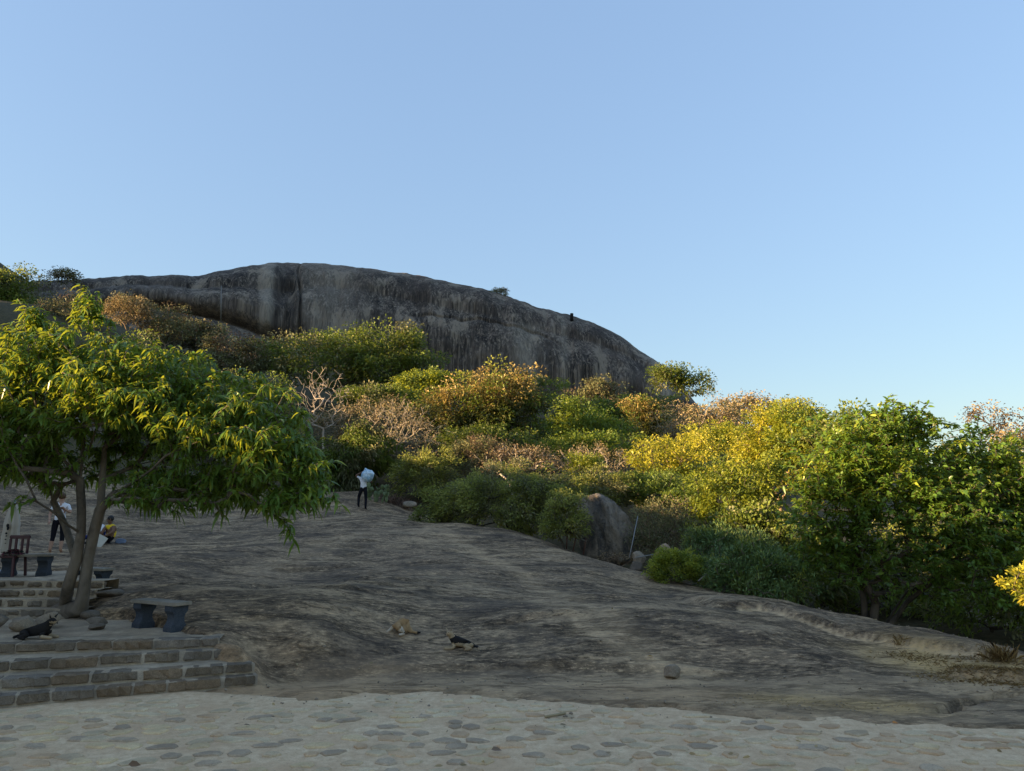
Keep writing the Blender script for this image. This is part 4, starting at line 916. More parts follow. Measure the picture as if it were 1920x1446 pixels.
for v, k in zip(bm.verts, nz):
    x, y, z = v.co; ph = math.atan2(z, x); rr = float(np.interp(ph, [a for a, _ in oa], [r for _, r in oa])); ct_ = math.hypot(x, z)
    ct2 = ct_ ** .75; q = Vector((rr * math.cos(ph) * ct2, y * 1.0, rr * math.sin(ph) * ct2))
    for nrm, dd in ((Vector((-.75, -.7, .15)).normalized(), .62), (Vector((.55, -.8, .35)).normalized(), .72), (Vector((.05, -1, -.1)).normalized(), .78)):
        e = q.dot(nrm) - dd
        if e > 0: q -= nrm * e * .85
    gro = .13 * math.exp(-((q.x + .25 + .35 * q.z) / .05) ** 2) + .10 * math.exp(-((q.x - .12 + .4 * q.z) / .045) ** 2) + .08 * math.exp(-((q.x - .5 + .3 * q.z) / .04) ** 2)
    q *= 1 + .11 * float(k); q.y += gro * (1 if q.y < 0 else 0); v.co = q
bp = P(1137, 995, db) - np.array((0, 0, .72))
o = link('boulder', bm_mesh('boulder', bm, True), None, M_BOULDER, (bp[0], db + .3, bp[2] + .72)); tag(o, 'big leaning dark boulder streaked with tan beside the shrubs', 'boulder')
rock('tan upright rock behind the small round shrub', 1244, 1052, 21.4, 36, 48, 41, M_ROCKT, P(1244, 1056, 21.4)[2] - .1, cuts=9, round_=.5)
rock('grey angular rock right of the big boulder', 1198, 1048, 22.8, 32, 34, 43, M_ROCK, P(1198, 1058, 22.8)[2] - .1, cuts=9, round_=.5)
rock('dark rock speckled white between slab and boulder', 1192, 1058, 22.2, 26, 24, 44, M_ROCKD, P(1192, 1064, 22.2)[2] - .15)
g = ground_px(890, 955, 25); 
rock('small pale rock under the evergreen shrub', 768, 945, 35.5, 28, 14, 45, M_ROCK, P(768, 948, 35.5)[2] - .1)

# ------------------------------------------------------------------ benches
M_BSTONE = stone_mat('bench_granite', (.028, .036, .046), (.055, .066, .08), 18, .35); M_BTOP = stone_mat('bench_slab', (.20, .175, .14), (.33, .285, .225), 10, .2)
def bench(label, near_c, axis, length=1.2, width=.34, h=.46, group='stone benches', z=None):
    """near_c: ground point under the middle of the near end; axis: plan direction from near to far end"""
    a = math.atan2(axis[1], axis[0]); c = np.array(near_c[:2]) + np.array(axis) * length / 2; zz = near_c[2] if z is None else z
    o = thing('stone_bench', label, 'bench', (c[0], c[1], zz), group, a)
    bm = bmesh.new(); bmesh.ops.create_cube(bm, size=1)
    for v in bm.verts: v.co = Vector((v.co.x * length, v.co.y * width, h - .0275 + v.co.z * .055))
    bmesh.ops.bevel(bm, geom=bm.edges[:], offset=.008, segments=2, affect='EDGES')
    link('seat_slab', bm_mesh('seat_slab', bm), o, M_BTOP)
    prof = [(.0, 1.0), (.16, 1.0), (.2, .92), (.3, .74), (.42, .62), (.55, .62), (.66, .74), (.74, .92), (.78, 1.0), (1.0, 1.0)]
    for s in (-1, 1):
        bm = bmesh.new(); rings = []
        for t_, k in prof:
            wx_, wy_ = .105 * (.8 + .2 * k), width * .5 * k * .86; z_ = (h - .054) * t_ - (.05 if t_ == 0 else 0)
            rings.append([bm.verts.new((s * (length / 2 - .17) + sx * wx_, sy * wy_, z_)) for sx, sy in ((-1, -1), (1, -1), (1, 1), (-1, 1))])
        for A_, B_ in zip(rings[:-1], rings[1:]):
            for i in range(4): bm.faces.new((A_[i], A_[(i + 1) % 4], B_[(i + 1) % 4], B_[i]))
        bm.faces.new(rings[-1]); bm.faces.new(rings[0][::-1])
        bmesh.ops.bevel(bm, geom=[e for e in bm.edges if abs(e.verts[0].co.z - e.verts[1].co.z) < .001], offset=.006, segments=1, affect='EDGES')
        link('pedestal', bm_mesh('pedestal', bm), o, M_BSTONE)
    return o
n1 = PZ(340, 1184, Z1)
bench('stone bench with dark waisted pedestals on the lower terrace', n1, (-.86, .51))
n2 = PZ(92, 1079, Z2)
bench('stone bench with dark waisted pedestals on the upper terrace beside the plastic chair', n2 + np.array((0, .1, 0)), (-.97, -.22), 1.05, .42, .47)
n3 = P(203, 1084, 16.9); n3[2] = S1(n3[0], n3[1])
bench('low stone bench half hidden behind the mango trunk', n3, (-.93, .36), 1.0, .36, .36, z=n3[2] - .03)

# ------------------------------------------------------------------ chair with bundle, umbrella
M_MAROON = simple('maroon_plastic', (.055, .012, .018), .4, .5, .15)
cz_ = PZ(6, 1081, Z2); cx0, cy0 = cz_[0] - .02, cz_[1]
ch = thing('plastic_chair', 'dark maroon plastic chair at the edge of the upper terrace', 'chair', (cx0, cy0, Z2))
def boxm(name, c, s, bev=.006):
    bm = bmesh.new(); bmesh.ops.create_cube(bm, size=1)
    for v in bm.verts: v.co = Vector((v.co.x * s[0] + c[0], v.co.y * s[1] + c[1], v.co.z * s[2] + c[2]))
    if bev: bmesh.ops.bevel(bm, geom=bm.edges[:], offset=bev, segments=2, affect='EDGES')
    return bm_mesh(name, bm)
link('seat', boxm('seat', (0, .2, .42), (.46, .44, .05), .02), ch, M_MAROON)
for sx in (-1, 1):
    for y_ in (0.0, .4):
        bm = bmesh.new(); q = [bm.verts.new((sx * (.2 + e * .03) + a, y_ + b + (e * .02 if y_ else -e * .02), z_)) for e, z_ in ((0, .40), (1, -.01)) for a, b in ((-.022, -.02), (.022, -.02), (.022, .02), (-.022, .02))]
        for i in range(4): bm.faces.new((q[i], q[(i + 1) % 4], q[4 + (i + 1) % 4], q[4 + i]))
        bm.faces.new(q[:4]); bm.faces.new(q[4:]); link('leg', bm_mesh('leg', bm), ch, M_MAROON)
for sx in (-.2, -.07, .07, .2): link('back_slat', boxm('back_slat', (sx - .0, .43, .62), (.06, .03, .38), .01), ch, M_MAROON)
link('back_rail', boxm('back_rail', (0, .44, .84), (.48, .035, .08), .015), ch, M_MAROON)
fb = thing('flower_bundle', 'heap of dark and pink flowers lying on the maroon chair', 'flowers', (cx0 + .08, cy0 + .15, Z2 + .445))
rng = np.random.default_rng(4); nb = 260; d_ = rand_dirs(nb, rng); d_[:, 2] = np.abs(d_[:, 2]); pb = d_ * np.array((.2, .16, .11)) * (rng.random(nb) ** .4)[:, None]
LV, LT, k = leaf_geo(pb, d_ + np.array((0, 0, .2)), .09, .04, .4, rng)
M_FL = leaf_mat('bundle_leaf', [(0, (.01, .015, .01)), (.55, (.02, .03, .018)), (.7, (.12, .012, .03)), (1, (.28, .06, .10))], .15)
link('petals', tri_mesh('petals', LV, LT, np.repeat(rng.random(nb), k)), fb, M_FL)
du = 17.4; ub = P(11, 1075, du); um = thing('patio_umbrella', 'closed cream canvas parasol with black printed marks', 'umbrella', (ub[0], du, Z2))
M_CANVAS = simple('cream_canvas', (.46, .40, .33), .9, .1, .12, 5); M_BLACKP = simple('black_print', (.015, .015, .016), .8, .2, .1); M_POLE = simple('grey_metal', (.22, .22, .22), .5, .5, .1, metal=.6)
zt_ = P(11, 944, du)[2] - Z2; zb_ = P(11, 1036, du)[2] - Z2
bm = bmesh.new(); rings = []
for t_, r_ in [(0, .015), (.03, .05), (.12, .085), (.3, .125), (.45, .15), (.5, .145), (.7, .15), (.9, .155), (1.0, .16)]:
    n_ = 24; rings.append([bm.verts.new(((r_ * (1 + .22 * math.cos(8 * a + t_ * 2)) * 1.05) * math.cos(a), r_ * (1 + .22 * math.cos(8 * a + t_ * 2)) * math.sin(a), zt_ + (zb_ - zt_) * t_ + (.03 * math.cos(4 * a) if t_ == 1 else 0))) for a in np.linspace(0, 2 * math.pi, n_, endpoint=False)])
for A_, B_ in zip(rings[:-1], rings[1:]):
    for i in range(24): bm.faces.new((A_[i], B_[i], B_[(i + 1) % 24], A_[(i + 1) % 24]))
bm.faces.new(rings[0]); link('canopy', bm_mesh('canopy', bm, True), um, M_CANVAS)
bm = bmesh.new(); bmesh.ops.create_cone(bm, cap_ends=True, segments=10, radius1=.022, radius2=.022, depth=zt_ + .1, matrix=Matrix.Translation((0, 0, (zt_ + .06) / 2))); link('pole', bm_mesh('pole', bm, True), um, M_POLE)
bm = bmesh.new(); bmesh.ops.create_cone(bm, cap_ends=True, segments=20, radius1=.24, radius2=.2, depth=.1, matrix=Matrix.Translation((0, 0, .04))); link('base', bm_mesh('base', bm), um, M_POLE)
bm = bmesh.new()
for (cx_, cz2, rx_, rz_) in [(.03, -.52, .035, .045), (.045, -.58, .03, .05), (.02, -.70, .028, .025), (.03, -.76, .02, .018), (.02, -.84, .022, .014), (.03, -.93, .016, .012)]:
    vs = [bm.verts.new((cx_ + rx_ * (1 + .3 * math.sin(3 * a)) * math.cos(a), -.187 - .012 * math.sin(a * 2), zt_ + cz2 * .98 + rz_ * math.sin(a))) for a in np.linspace(0, 2 * math.pi, 10, endpoint=False)]
    bm.faces.new(vs)
link('printed_marks', bm_mesh('printed_marks', bm), um, M_BLACKP)

# ------------------------------------------------------------------ people and dogs: one skinned surface each
def skin_body(name, nodes, edges, mats, pick, sub=2):
    """nodes {key: (x, y, z, r)}; the surface grows around the skeleton; pick(face centre, nearest edge) gives the material slot"""
    keys = list(nodes); idx = {k: i for i, k in enumerate(keys)}
    me = bpy.data.meshes.new(name + '_skeleton'); me.from_pydata([nodes[k][:3] for k in keys], [(idx[a], idx[b]) for a, b in edges], [])
    o = bpy.data.objects.new(name + '_skeleton', me); col.objects.link(o)
    sk = o.modifiers.new('skin', 'SKIN'); sk.use_smooth_shade = True; sk.branch_smoothing = .3
    for i, k in enumerate(keys):
        r = nodes[k][3]; me.skin_vertices[0].data[i].radius = (r, r) if not isinstance(r, tuple) else r; me.skin_vertices[0].data[i].use_root = (i == 0)
    sb = o.modifiers.new('sub', 'SUBSURF'); sb.levels = sub; sb.render_levels = sub
    bpy.context.view_layer.update(); dg = bpy.context.evaluated_depsgraph_get()
    out = bpy.data.meshes.new_from_object(o.evaluated_get(dg)); out.name = name; bpy.data.objects.remove(o); bpy.data.meshes.remove(me)
    out.materials.clear()
    for m in mats: out.materials.append(m)
    E = [(np.array(nodes[a][:3]), np.array(nodes[b][:3]), a, b) for a, b in edges]
    for p in out.polygons:
        c = np.array(p.center); best = min(E, key=lambda e: np.linalg.norm(c - (e[0] + (e[1] - e[0]) * np.clip(((c - e[0]) @ (e[1] - e[0])) / ((e[1] - e[0]) @ (e[1] - e[0]) + 1e-9), 0, 1))))
        p.material_index = pick(c, best[2], best[3]); p.use_smooth = True
    return out
def ell(name, c, r, mat, parent, sub=2, noise=0., seed=0, rot=None):
    bm = bmesh.new(); bmesh.ops.create_icosphere(bm, subdivisions=sub, radius=1)
    for v in bm.verts:
        k = 1 + noise * float(noise2(np.array([v.co.x * 2.3 + seed]), np.array([v.co.y * 2.3 + v.co.z * 1.7]))[0])
        q = Vector((v.co.x * r[0], v.co.y * r[1], v.co.z * r[2])) * k
        if rot is not None: q.rotate(rot)
        v.co = q + Vector(c)
    return link(name, bm_mesh(name, bm, True), parent, mat)
SKIN = simple('skin_brown', (.17, .085, .05), .6, .3, .08); SKIN2 = simple('skin_light', (.42, .24, .17), .6, .3, .08); HAIR = simple('black_hair', (.012, .010, .009), .6, .4, .2)
WHITE = simple('white_cloth', (.68, .68, .70), .9, .1, .06); BLACKC = simple('black_cloth', (.012, .012, .016), .9, .1, .2); YELLOW = simple('yellow_cloth', (.72, .46, .03), .9, .1, .1); NAVY = simple('navy_cloth', (.02, .03, .11), .9, .1, .15)
def fingers(me_list, base, direction, side, L_=.075):
    pass
def hand_mesh(wrist, tip_dir, palm_side, mat, parent, s=1.0):
    """palm, four fingers of different lengths and a thumb, slightly curled"""
    x = Vector(tip_dir).normalized(); z = Vector(palm_side); z = (z - x * z.dot(x)).normalized(); y = z.cross(x); bm = bmesh.new(); w0 = Vector(wrist)
    def tube_(p, rs):
        prev = None
        for (q, r_) in zip(p, rs):
            ring_ = [bm.verts.new(q + (y * math.cos(a) + z * math.sin(a)) * r_) for a in (0, 1.257, 2.513, 3.77, 5.027)]
            if prev:
                for i in range(5): bm.faces.new((prev[i], prev[(i + 1) % 5], ring_[(i + 1) % 5], ring_[i]))
            else: bm.faces.new(ring_[::-1])
            prev = ring_
        bm.faces.new(prev)
    pal = []
    for t_, wd, th in ((-.01, .022, .018), (.03, .036, .016), (.075, .042, .014), (.09, .038, .011)):
        pal.append([bm.verts.new(w0 + (x * t_ + y * sy * wd + z * sz * th) * s) for sy, sz in ((-1, -1), (1, -1), (1, 1), (-1, 1))])
    for A_, B_ in zip(pal[:-1], pal[1:]):
        for i in range(4): bm.faces.new((A_[i], A_[(i + 1) % 4], B_[(i + 1) % 4], B_[i]))
    bm.faces.new(pal[0][::-1]); bm.faces.new(pal[-1])
    for yy_, ln in ((-.031, .058), (-.011, .072), (.01, .078), (.03, .07)):
        p0 = w0 + (x * .082 + y * yy_) * s; tube_([p0, p0 + (x * ln * .5 + z * .010) * s, p0 + (x * ln * .85 + z * .03) * s, p0 + (x * ln + z * .048) * s], [.0095 * s, .0088 * s, .008 * s, .006 * s])
    p0 = w0 + (x * .03 + y * .034) * s; tube_([p0, p0 + (x * .03 + y * .024 + z * .012) * s, p0 + (x * .055 + y * .03 + z * .03) * s], [.012 * s, .0105 * s, .007 * s])
    return link('hand', bm_mesh('hand', bm, True), parent, mat)
HUM_E = [('pel', 'spi'), ('spi', 'che'), ('che', 'nec'), ('nec', 'hea'), ('hea', 'top'), ('che', 'ls'), ('ls', 'le'), ('le', 'lh'), ('che', 'rs'), ('rs', 're'), ('re', 'rh'),
         ('pel', 'lhip'), ('lhip', 'lk'), ('lk', 'la'), ('la', 'lt'), ('pel', 'rhip'), ('rhip', 'rk'), ('rk', 'ra'), ('ra', 'rt')]
def human(name, label, loc, nd, mats, pick, hair=None, rz=0, face=None, skin=SKIN, hands=None):
    o = thing(name, label, 'person', loc, None, rz)
    link('body', skin_body('body', nd, HUM_E, mats, pick), o)
    h = Vector(nd['hea'][:3]); tp = Vector(nd['top'][:3]); fw = Vector(face or (0, 1, 0)).normalized(); upv = (tp - h).normalized()
    cen = (h + tp) / 2 + upv * .01
    if hair: ell('hair', cen - fw * .022 + upv * .03, (.098, .098, .108), hair, o, 3, .12, 3)
    sd = fw.cross(upv).normalized()
    bm = bmesh.new(); bmesh.ops.create_cone(bm, cap_ends=True, segments=6, radius1=.016, radius2=.006, depth=.035, matrix=Matrix.Translation(cen + fw * .098 - upv * .015) @ fw.to_track_quat('Z', 'Y').to_matrix().to_4x4()); link('nose', bm_mesh('nose', bm, True), o, skin)
    for s_ in (-1, 1):
        ell('eye', cen + fw * .082 + sd * s_ * .034 + upv * .012, (.012, .012, .008), BLACKC, o, 1); ell('ear', cen + sd * s_ * .09 - upv * .005, (.014, .022, .032), skin, o, 1)
    ell('mouth', cen + fw * .084 - upv * .055, (.024, .012, .007), simple('lips', (.16, .05, .045), .5), o, 1)
    for (wk, ek) in (('lh', 'le'), ('rh', 're')):
        wv = Vector(nd[wk][:3]); d_ = wv - Vector(nd[ek][:3]); hand_mesh(wv, d_ if hands is None else hands[wk], (0.1, -.6, -.7), skin, o)
    return o
# climbing man with the sack
gm = ground_px(682, 954, 20); sm = 73 * pxm(gm[1]) / 1.74
nd = {'pel': (-.05, 0, .92, .135), 'spi': (-.05, .01, 1.12, .125), 'che': (-.04, .03, 1.34, .15), 'nec': (-.0, .08, 1.47, .058), 'hea': (.01, .11, 1.55, .085), 'top': (.01, .12, 1.66, .085),
      'ls': (-.22, .03, 1.38, .068), 'le': (-.42, .02, 1.5, .045), 'lh': (-.17, .0, 1.63, .03), 'rs': (.15, .03, 1.38, .068), 're': (.31, .06, 1.2, .047), 'rh': (.27, -.14, 1.29, .03),
      'lhip': (-.14, 0, .86, .10), 'lk': (-.27, .14, .54, .07), 'la': (-.25, .03, .18, .052), 'lt': (-.25, .17, .12, .04), 'rhip': (.05, 0, .86, .10), 'rk': (.07, .05, .48, .07), 'ra': (.08, -.03, .08, .052), 'rt': (.08, .11, .04, .04)}
def pick_man(c, a, b):
    if {a, b} & {'lhip', 'rhip', 'lk', 'rk', 'la', 'ra', 'lt', 'rt'} or c[2] < .95: return 1
    if {a, b} & {'hea', 'top', 'nec', 'lh', 'rh'}: return 2
    if (a, b) in (('ls', 'le'), ('rs', 're')): return 0 if min(np.linalg.norm(c - np.array(nd['ls'][:3])), np.linalg.norm(c - np.array(nd['rs'][:3]))) < .15 else 2
    return 0
mn = human('person', 'man in white shirt and black trousers climbing the slab under a sack', gm - np.array((0, 0, .03)), nd, [WHITE, BLACKC, SKIN], pick_man, HAIR, hands={'lh': (.8, -.3, .25), 'rh': (-.5, -.3, .4)})
t = NT('plastic_sack'); co = t.coords(world=False); n = t.noise(co, 5, 4, .6, .8); c = t.mix(t.ramp(n, [(.35, 0.), (.6, 1.)]), (.20, .42, .58), (.55, .68, .74))
M_SACK = t.done(t.bsdf(c, .4, .4, n, .8, .05))
sk = thing('sack', 'bulging pale blue plastic sack carried on the climbing man\'s shoulder', 'sack', gm + np.array((.15, -.13, 1.46)))
ell('bag', (0, 0, 0), (.27, .23, .28), M_SACK, sk, 4, .22, 5, Matrix.Rotation(.5, 3, 'Y'))
ell('tied_neck', (-.1, -.02, .27), (.06, .05, .07), M_SACK, sk, 2, .3, 6)
# woman standing behind the mango tree
gs = ground_px(105, 1036, 17); 
nd2 = {'pel': (0, 0, .92, .135), 'spi': (0, 0, 1.1, .115), 'che': (0, 0, 1.3, .135), 'nec': (0, .01, 1.42, .05), 'hea': (0, .02, 1.5, .082), 'top': (0, .02, 1.6, .082), 'ls': (-.18, 0, 1.34, .055), 'le': (-.26, .02, 1.08, .042), 'lh': (-.22, -.1, .9, .028),
       'rs': (.18, 0, 1.34, .055), 're': (.27, -.06, 1.12, .042), 'rh': (.14, -.2, 1.22, .028), 'lhip': (-.1, 0, .86, .10), 'lk': (-.12, .02, .48, .068), 'la': (-.16, 0, .09, .042), 'lt': (-.17, .12, .035, .035),
       'rhip': (.1, 0, .86, .10), 'rk': (.11, .03, .48, .068), 'ra': (.1, 0, .09, .042), 'rt': (.11, .13, .035, .035)}
def pick_w(c, a, b):
    if {a, b} & {'hea', 'top', 'nec', 'lh', 'rh'}: return 2
    if c[2] < .92 and {a, b} & {'lhip', 'rhip', 'pel', 'lk', 'rk', 'la', 'ra', 'lt', 'rt'}: return 1 if c[2] > .34 else 2
    if (a, b) in (('ls', 'le'), ('rs', 're'), ('le', 'lh'), ('re', 'rh')) and c[2] < 1.2: return 2
    return 0
human('person', 'standing woman in white top and black cropped trousers behind the mango trunk', gs - np.array((0, 0, .02)), nd2, [WHITE, BLACKC, SKIN2], pick_w, simple('brown_hair', (.09, .045, .02), .6), skin=SKIN2, rz=.3)
# seated woman in yellow, companion beside her
gy = ground_px(201, 1019, 18); s_y = 1.0
nd3 = {'pel': (.04, 0, .13, .15), 'spi': (.03, -.02, .33, .15), 'che': (.0, -.03, .52, .15), 'nec': (-.04, -.04, .66, .052), 'hea': (-.06, -.06, .73, .082), 'top': (-.06, -.05, .83, .08), 'ls': (-.12, -.14, .56, .06), 'le': (-.18, -.24, .36, .05), 'lh': (-.2, -.2, .2, .03),
       'rs': (.12, -.1, .57, .065), 're': (.16, -.22, .38, .055), 'rh': (-.04, -.3, .26, .032), 'lhip': (-.02, -.06, .13, .11), 'lk': (-.36, -.18, .24, .075), 'la': (-.6, -.22, .06, .045), 'lt': (-.7, -.25, .04, .035),
       'rhip': (.06, -.1, .13, .11), 'rk': (-.22, -.34, .14, .075), 'ra': (-.0, -.42, .06, .045), 'rt': (-.1, -.46, .04, .035)}
def pick_y(c, a, b):
    if {a, b} & {'hea', 'top', 'nec', 'lh', 'rh'} or (a, b) in (('ls', 'le'), ('rs', 're')): return 2
    if {a, b} & {'lhip', 'rhip', 'lk', 'rk', 'la', 'ra', 'lt', 'rt'}: return 1
    return 0
human('person', 'seated woman in sleeveless yellow top resting on the slab', gy + np.array((.1, 0, -.03)), nd3, [YELLOW, BLACKC, SKIN], pick_y, HAIR, face=(-.75, -.6, 0))
gc = ground_px(187, 1019, 18)
human('person', 'seated companion in white and navy beside the woman in yellow', gc + np.array((-.12, .22, -.03)), nd3, [WHITE, NAVY, SKIN], lambda c, a, b: 1 if (c[2] < .42 and not {a, b} & {'lh', 'rh'}) else pick_y(c, a, b) if {a, b} & {'hea', 'top', 'nec', 'lh', 'rh'} else 0, HAIR, face=(-.9, -.3, 0))
gb = P(184, 1016, gy[1] - .75); cb = link('cardboard_sheet', boxm('cardboard_sheet', (0, 0, 0), (.42, .03, .36), .006), None, simple('pale_cardboard', (.50, .46, .38), .9, .1, .1), (gb[0], gb[1], S1(gb[0], gb[1]) + .2)); cb.rotation_euler = (-.35, .5, .2)
tag(cb, 'pale cardboard sheet propped in front of the seated woman', 'cardboard')
gt = ground_px(222, 1019, 18); tb_ = link('cloth_bag', rock_mesh('cloth_bag', (.22, .12, .09), 77, 5, 3, .15), None, simple('blue_grey_cloth', (.13, .17, .23), .9), gt + np.array((.05, 0, .06))); tag(tb_, 'small blue grey cloth bag lying behind the seated woman', 'bag')

# dogs
FUR_T = simple('tan_fur', (.33, .24, .15), .9, .1, .3, 20); FUR_D = simple('black_fur', (.014, .012, .011), .85, .2, .3, 20); FUR_C = simple('cream_fur', (.44, .37, .29), .9, .1, .2, 20); FUR_B = simple('brown_fur', (.32, .205, .11), .9, .1, .35, 20)
def dog(label, loc, nd, edges, mats, pick, ears, ear_mat, flip=1, sc_=1.0, rz=0):
    nd = {k: (v[0] * flip * sc_, v[1] * sc_, v[2] * sc_, v[3] * sc_) for k, v in nd.items()}
    o = thing('dog', label, 'dog', loc, None, rz); link('body', skin_body('body', nd, edges, mats, pick, 2), o)
    hd = Vector(nd['head'][:3]); mz = Vector(nd['muz'][:3]); fw = (mz - hd).normalized(); sd = fw.cross(Vector((0, 0, 1))).normalized(); up_ = sd.cross(fw)
    for s_ in (-1, 1):
        b_ = hd + sd * s_ * .038 * sc_ + up_ * .035 * sc_; tip = b_ + (sd * s_ * .045 + up_ * ears - fw * .01) * sc_
        bm = bmesh.new(); q = [bm.verts.new(b_ + v) for v in (fw * .02 * sc_, -fw * .022 * sc_, sd * s_ * .022 * sc_)] + [bm.verts.new(tip)]
        for f_ in ((0, 1, 3), (1, 2, 3), (2, 0, 3), (0, 2, 1)): bm.faces.new([q[i] for i in f_])
        link('ear', bm_mesh('ear', bm), o, ear_mat); ell('eye', hd + fw * .042 * sc_ + sd * s_ * .026 * sc_ + up_ * .018 * sc_, (.008,) * 3, BLACKC, o, 1)
    ell('nose', mz + fw * .026 * sc_ + up_ * .006, (.013, .013, .011), BLACKC, o, 1)
    return o
LIE = {'chest': (-.09, 0, .115, .088), 'mid': (.05, .01, .105, .085), 'rump': (.19, .01, .10, .085), 'tail': (.27, .04, .045, .025), 'tail2': (.31, -.06, .02, .02), 'neck': (-.145, -.01, .205, .055), 'head': (-.178, -.03, .275, .062), 'muz': (-.225, -.085, .25, .032),
       'sh': (-.11, -.06, .09, .042), 'el': (-.10, -.085, .035, .03), 'paw': (-.27, -.09, .022, .022), 'sh2': (-.11, .06, .09, .042), 'el2': (-.12, .08, .035, .03), 'paw2': (-.28, .045, .022, .022),
       'hip': (.17, -.06, .085, .06), 'kn': (.07, -.115, .06, .04), 'hk': (.2, -.125, .03, .025), 'hp': (.08, -.135, .02, .02)}
LIE_E = [('chest', 'mid'), ('mid', 'rump'), ('rump', 'tail'), ('tail', 'tail2'), ('chest', 'neck'), ('neck', 'head'), ('head', 'muz'), ('chest', 'sh'), ('sh', 'el'), ('el', 'paw'), ('chest', 'sh2'), ('sh2', 'el2'), ('el2', 'paw2'), ('rump', 'hip'), ('hip', 'kn'), ('kn', 'hk'), ('hk', 'hp')]
gd = ground_px(862, 1219)
dog('black and tan dog lying on the slab with raised head', gd + np.array((0, .1, -.012)), LIE, LIE_E, [FUR_D, FUR_T, FUR_C], lambda c, a, b: 1 if (a in ('neck', 'head') and c[1] < -.03) or a in ('sh', 'sh2', 'el', 'el2', 'hk', 'kn') or (c[1] < -.05 and c[2] < .11) else 0, .05, FUR_T)
gk = PZ(56, 1201, Z1)
LB = dict(LIE); LB['head'] = (-.19, -.02, .262, .05); LB['muz'] = (-.262, -.035, .225, .027); LB['neck'] = (-.15, 0, .2, .06)
dog('black dog with tan muzzle lying on the terrace edge', gk + np.array((0, .17, 0)), LB, LIE_E, [FUR_D, FUR_T], lambda c, a, b: 1 if (b == 'muz' and c[2] < .262) or b in ('paw', 'paw2') or (a == 'neck' and c[2] < .2 and abs(c[0]) > .19) else 0, .06, FUR_D, flip=-1, sc_=1.08)
GRO = {'rump': (.11, .04, .105, .10), 'back': (.06, .02, .17, .10), 'top': (-.02, 0, .195, .095), 'shd': (-.1, -.01, .165, .08), 'neck': (-.07, -.1, .16, .058), 'head': (-.01, -.16, .11, .058), 'muz': (.045, -.18, .065, .03), 'fl1': (-.16, -.02, .12, .038), 'fl2': (-.22, -.03, .065, .025), 'fp': (-.29, -.045, .02, .02),
       'gl1': (-.09, .07, .12, .038), 'gl2': (-.1, .08, .02, .024), 'kn': (-.0, -.11, .09, .052), 'hk': (.07, -.16, .03, .026), 'hp': (-.03, -.2, .02, .021), 'tl': (.17, .02, .045, .028), 'tl2': (.27, -.01, .03, .024), 'tl3': (.33, -.01, .035, .012)}
GRO_E = [('rump', 'back'), ('back', 'top'), ('top', 'shd'), ('shd', 'neck'), ('neck', 'head'), ('head', 'muz'), ('shd', 'fl1'), ('fl1', 'fl2'), ('fl2', 'fp'), ('shd', 'gl1'), ('gl1', 'gl2'), ('rump', 'kn'), ('kn', 'hk'), ('hk', 'hp'), ('rump', 'tl'), ('tl', 'tl2'), ('tl2', 'tl3')]
gd = ground_px(752, 1190)
dog('brown dog curled over grooming itself on the slab', gd + np.array((0, .1, -.012)), GRO, GRO_E, [FUR_B, FUR_C, FUR_D], lambda c, a, b: 1 if b in ('fp', 'hp') or (b == 'fl2') or (b == 'muz') else 2 if b == 'tl3' else 0, .05, FUR_B)

# ------------------------------------------------------------------ cactus, grass, rail, poles, litter
gp = ground_px(706, 941, 25); pc = thing('prickly_pear', 'pale green prickly pear cactus beside the climbing man', 'cactus', gp)
rng = np.random.default_rng(14); M_PAD = simple('cactus_pad', (.12, .16, .07), .6, .3, .3, 6)
padm = []
for k in range(3):
    bm = bmesh.new(); bmesh.ops.create_icosphere(bm, subdivisions=2, radius=1)
    for v in bm.verts: s_ = 1 + .25 * v.co.z; v.co = Vector((v.co.x * .5 * s_, v.co.y * .09, v.co.z * .5 + .48))
    me = bm_mesh('pad', bm, True); me.materials.append(M_PAD); padm.append(me)
def pad(p, ang, tilt, yaw, s, lvl):
    o = link('pad', padm[int(rng.integers(3))], pc, loc=p); o.scale = (s * .72, s * .8, s); o.rotation_euler = (tilt, ang, yaw)
    Mx = Matrix.LocRotScale(None, o.rotation_euler, None)
    if lvl < 4:
        for q in range(int(rng.integers(1, 3)) + (lvl < 2)):
            tip = Vector(p) + Mx @ Vector((float(rng.uniform(-.25, .25)) * s, 0, s * .86)); pad(tip, ang * .6 + float(rng.normal() * .55), float(rng.normal() * .35), float(rng.uniform(0, 3.1)), s * float(rng.uniform(.8, 1.02)), lvl + 1)
for x_ in (-.35, -.05, .25, .5): pad((x_, float(rng.normal() * .15), -.06), float(rng.normal() * .2), float(rng.normal() * .15), float(rng.uniform(0, 3.1)), .3, 1)
def grass(name, label, centers, n, L_, Wd, mat, seed, spread, lean=.35, stuffy=True, cat='grass'):
    rng = np.random.default_rng(seed); c = np.array(centers)[rng.integers(0, len(centers), n)]; q = c + rng.normal(size=(n, 3)) * np.array((spread, spread * .7, 0))
    q[:, 2] = S(q[:, 0], q[:, 1]) - .01; D = np.array((0, 0, 1.)) + rng.normal(size=(n, 3)) * np.array((lean, lean, .1))
    LV, LT, k = leaf_geo(q, D, L_ * rng.uniform(.4, 1.2, n), Wd, .35, rng); b = q.mean(0)
    o = link(name, tri_mesh(name, LV - b, LT, np.repeat(rng.random(n), k)), None, mat, b); tag(o, label, cat)
    if stuffy: stuff(o)
    return o
M_STRAW = leaf_mat('straw', [(0, (.17, .10, .04)), (.5, (.34, .22, .09)), (1, (.5, .36, .17))], .3, .8)
M_PINK = leaf_mat('dry_pink_grass', [(0, (.13, .08, .06)), (1, (.30, .19, .14))], .3, .8)
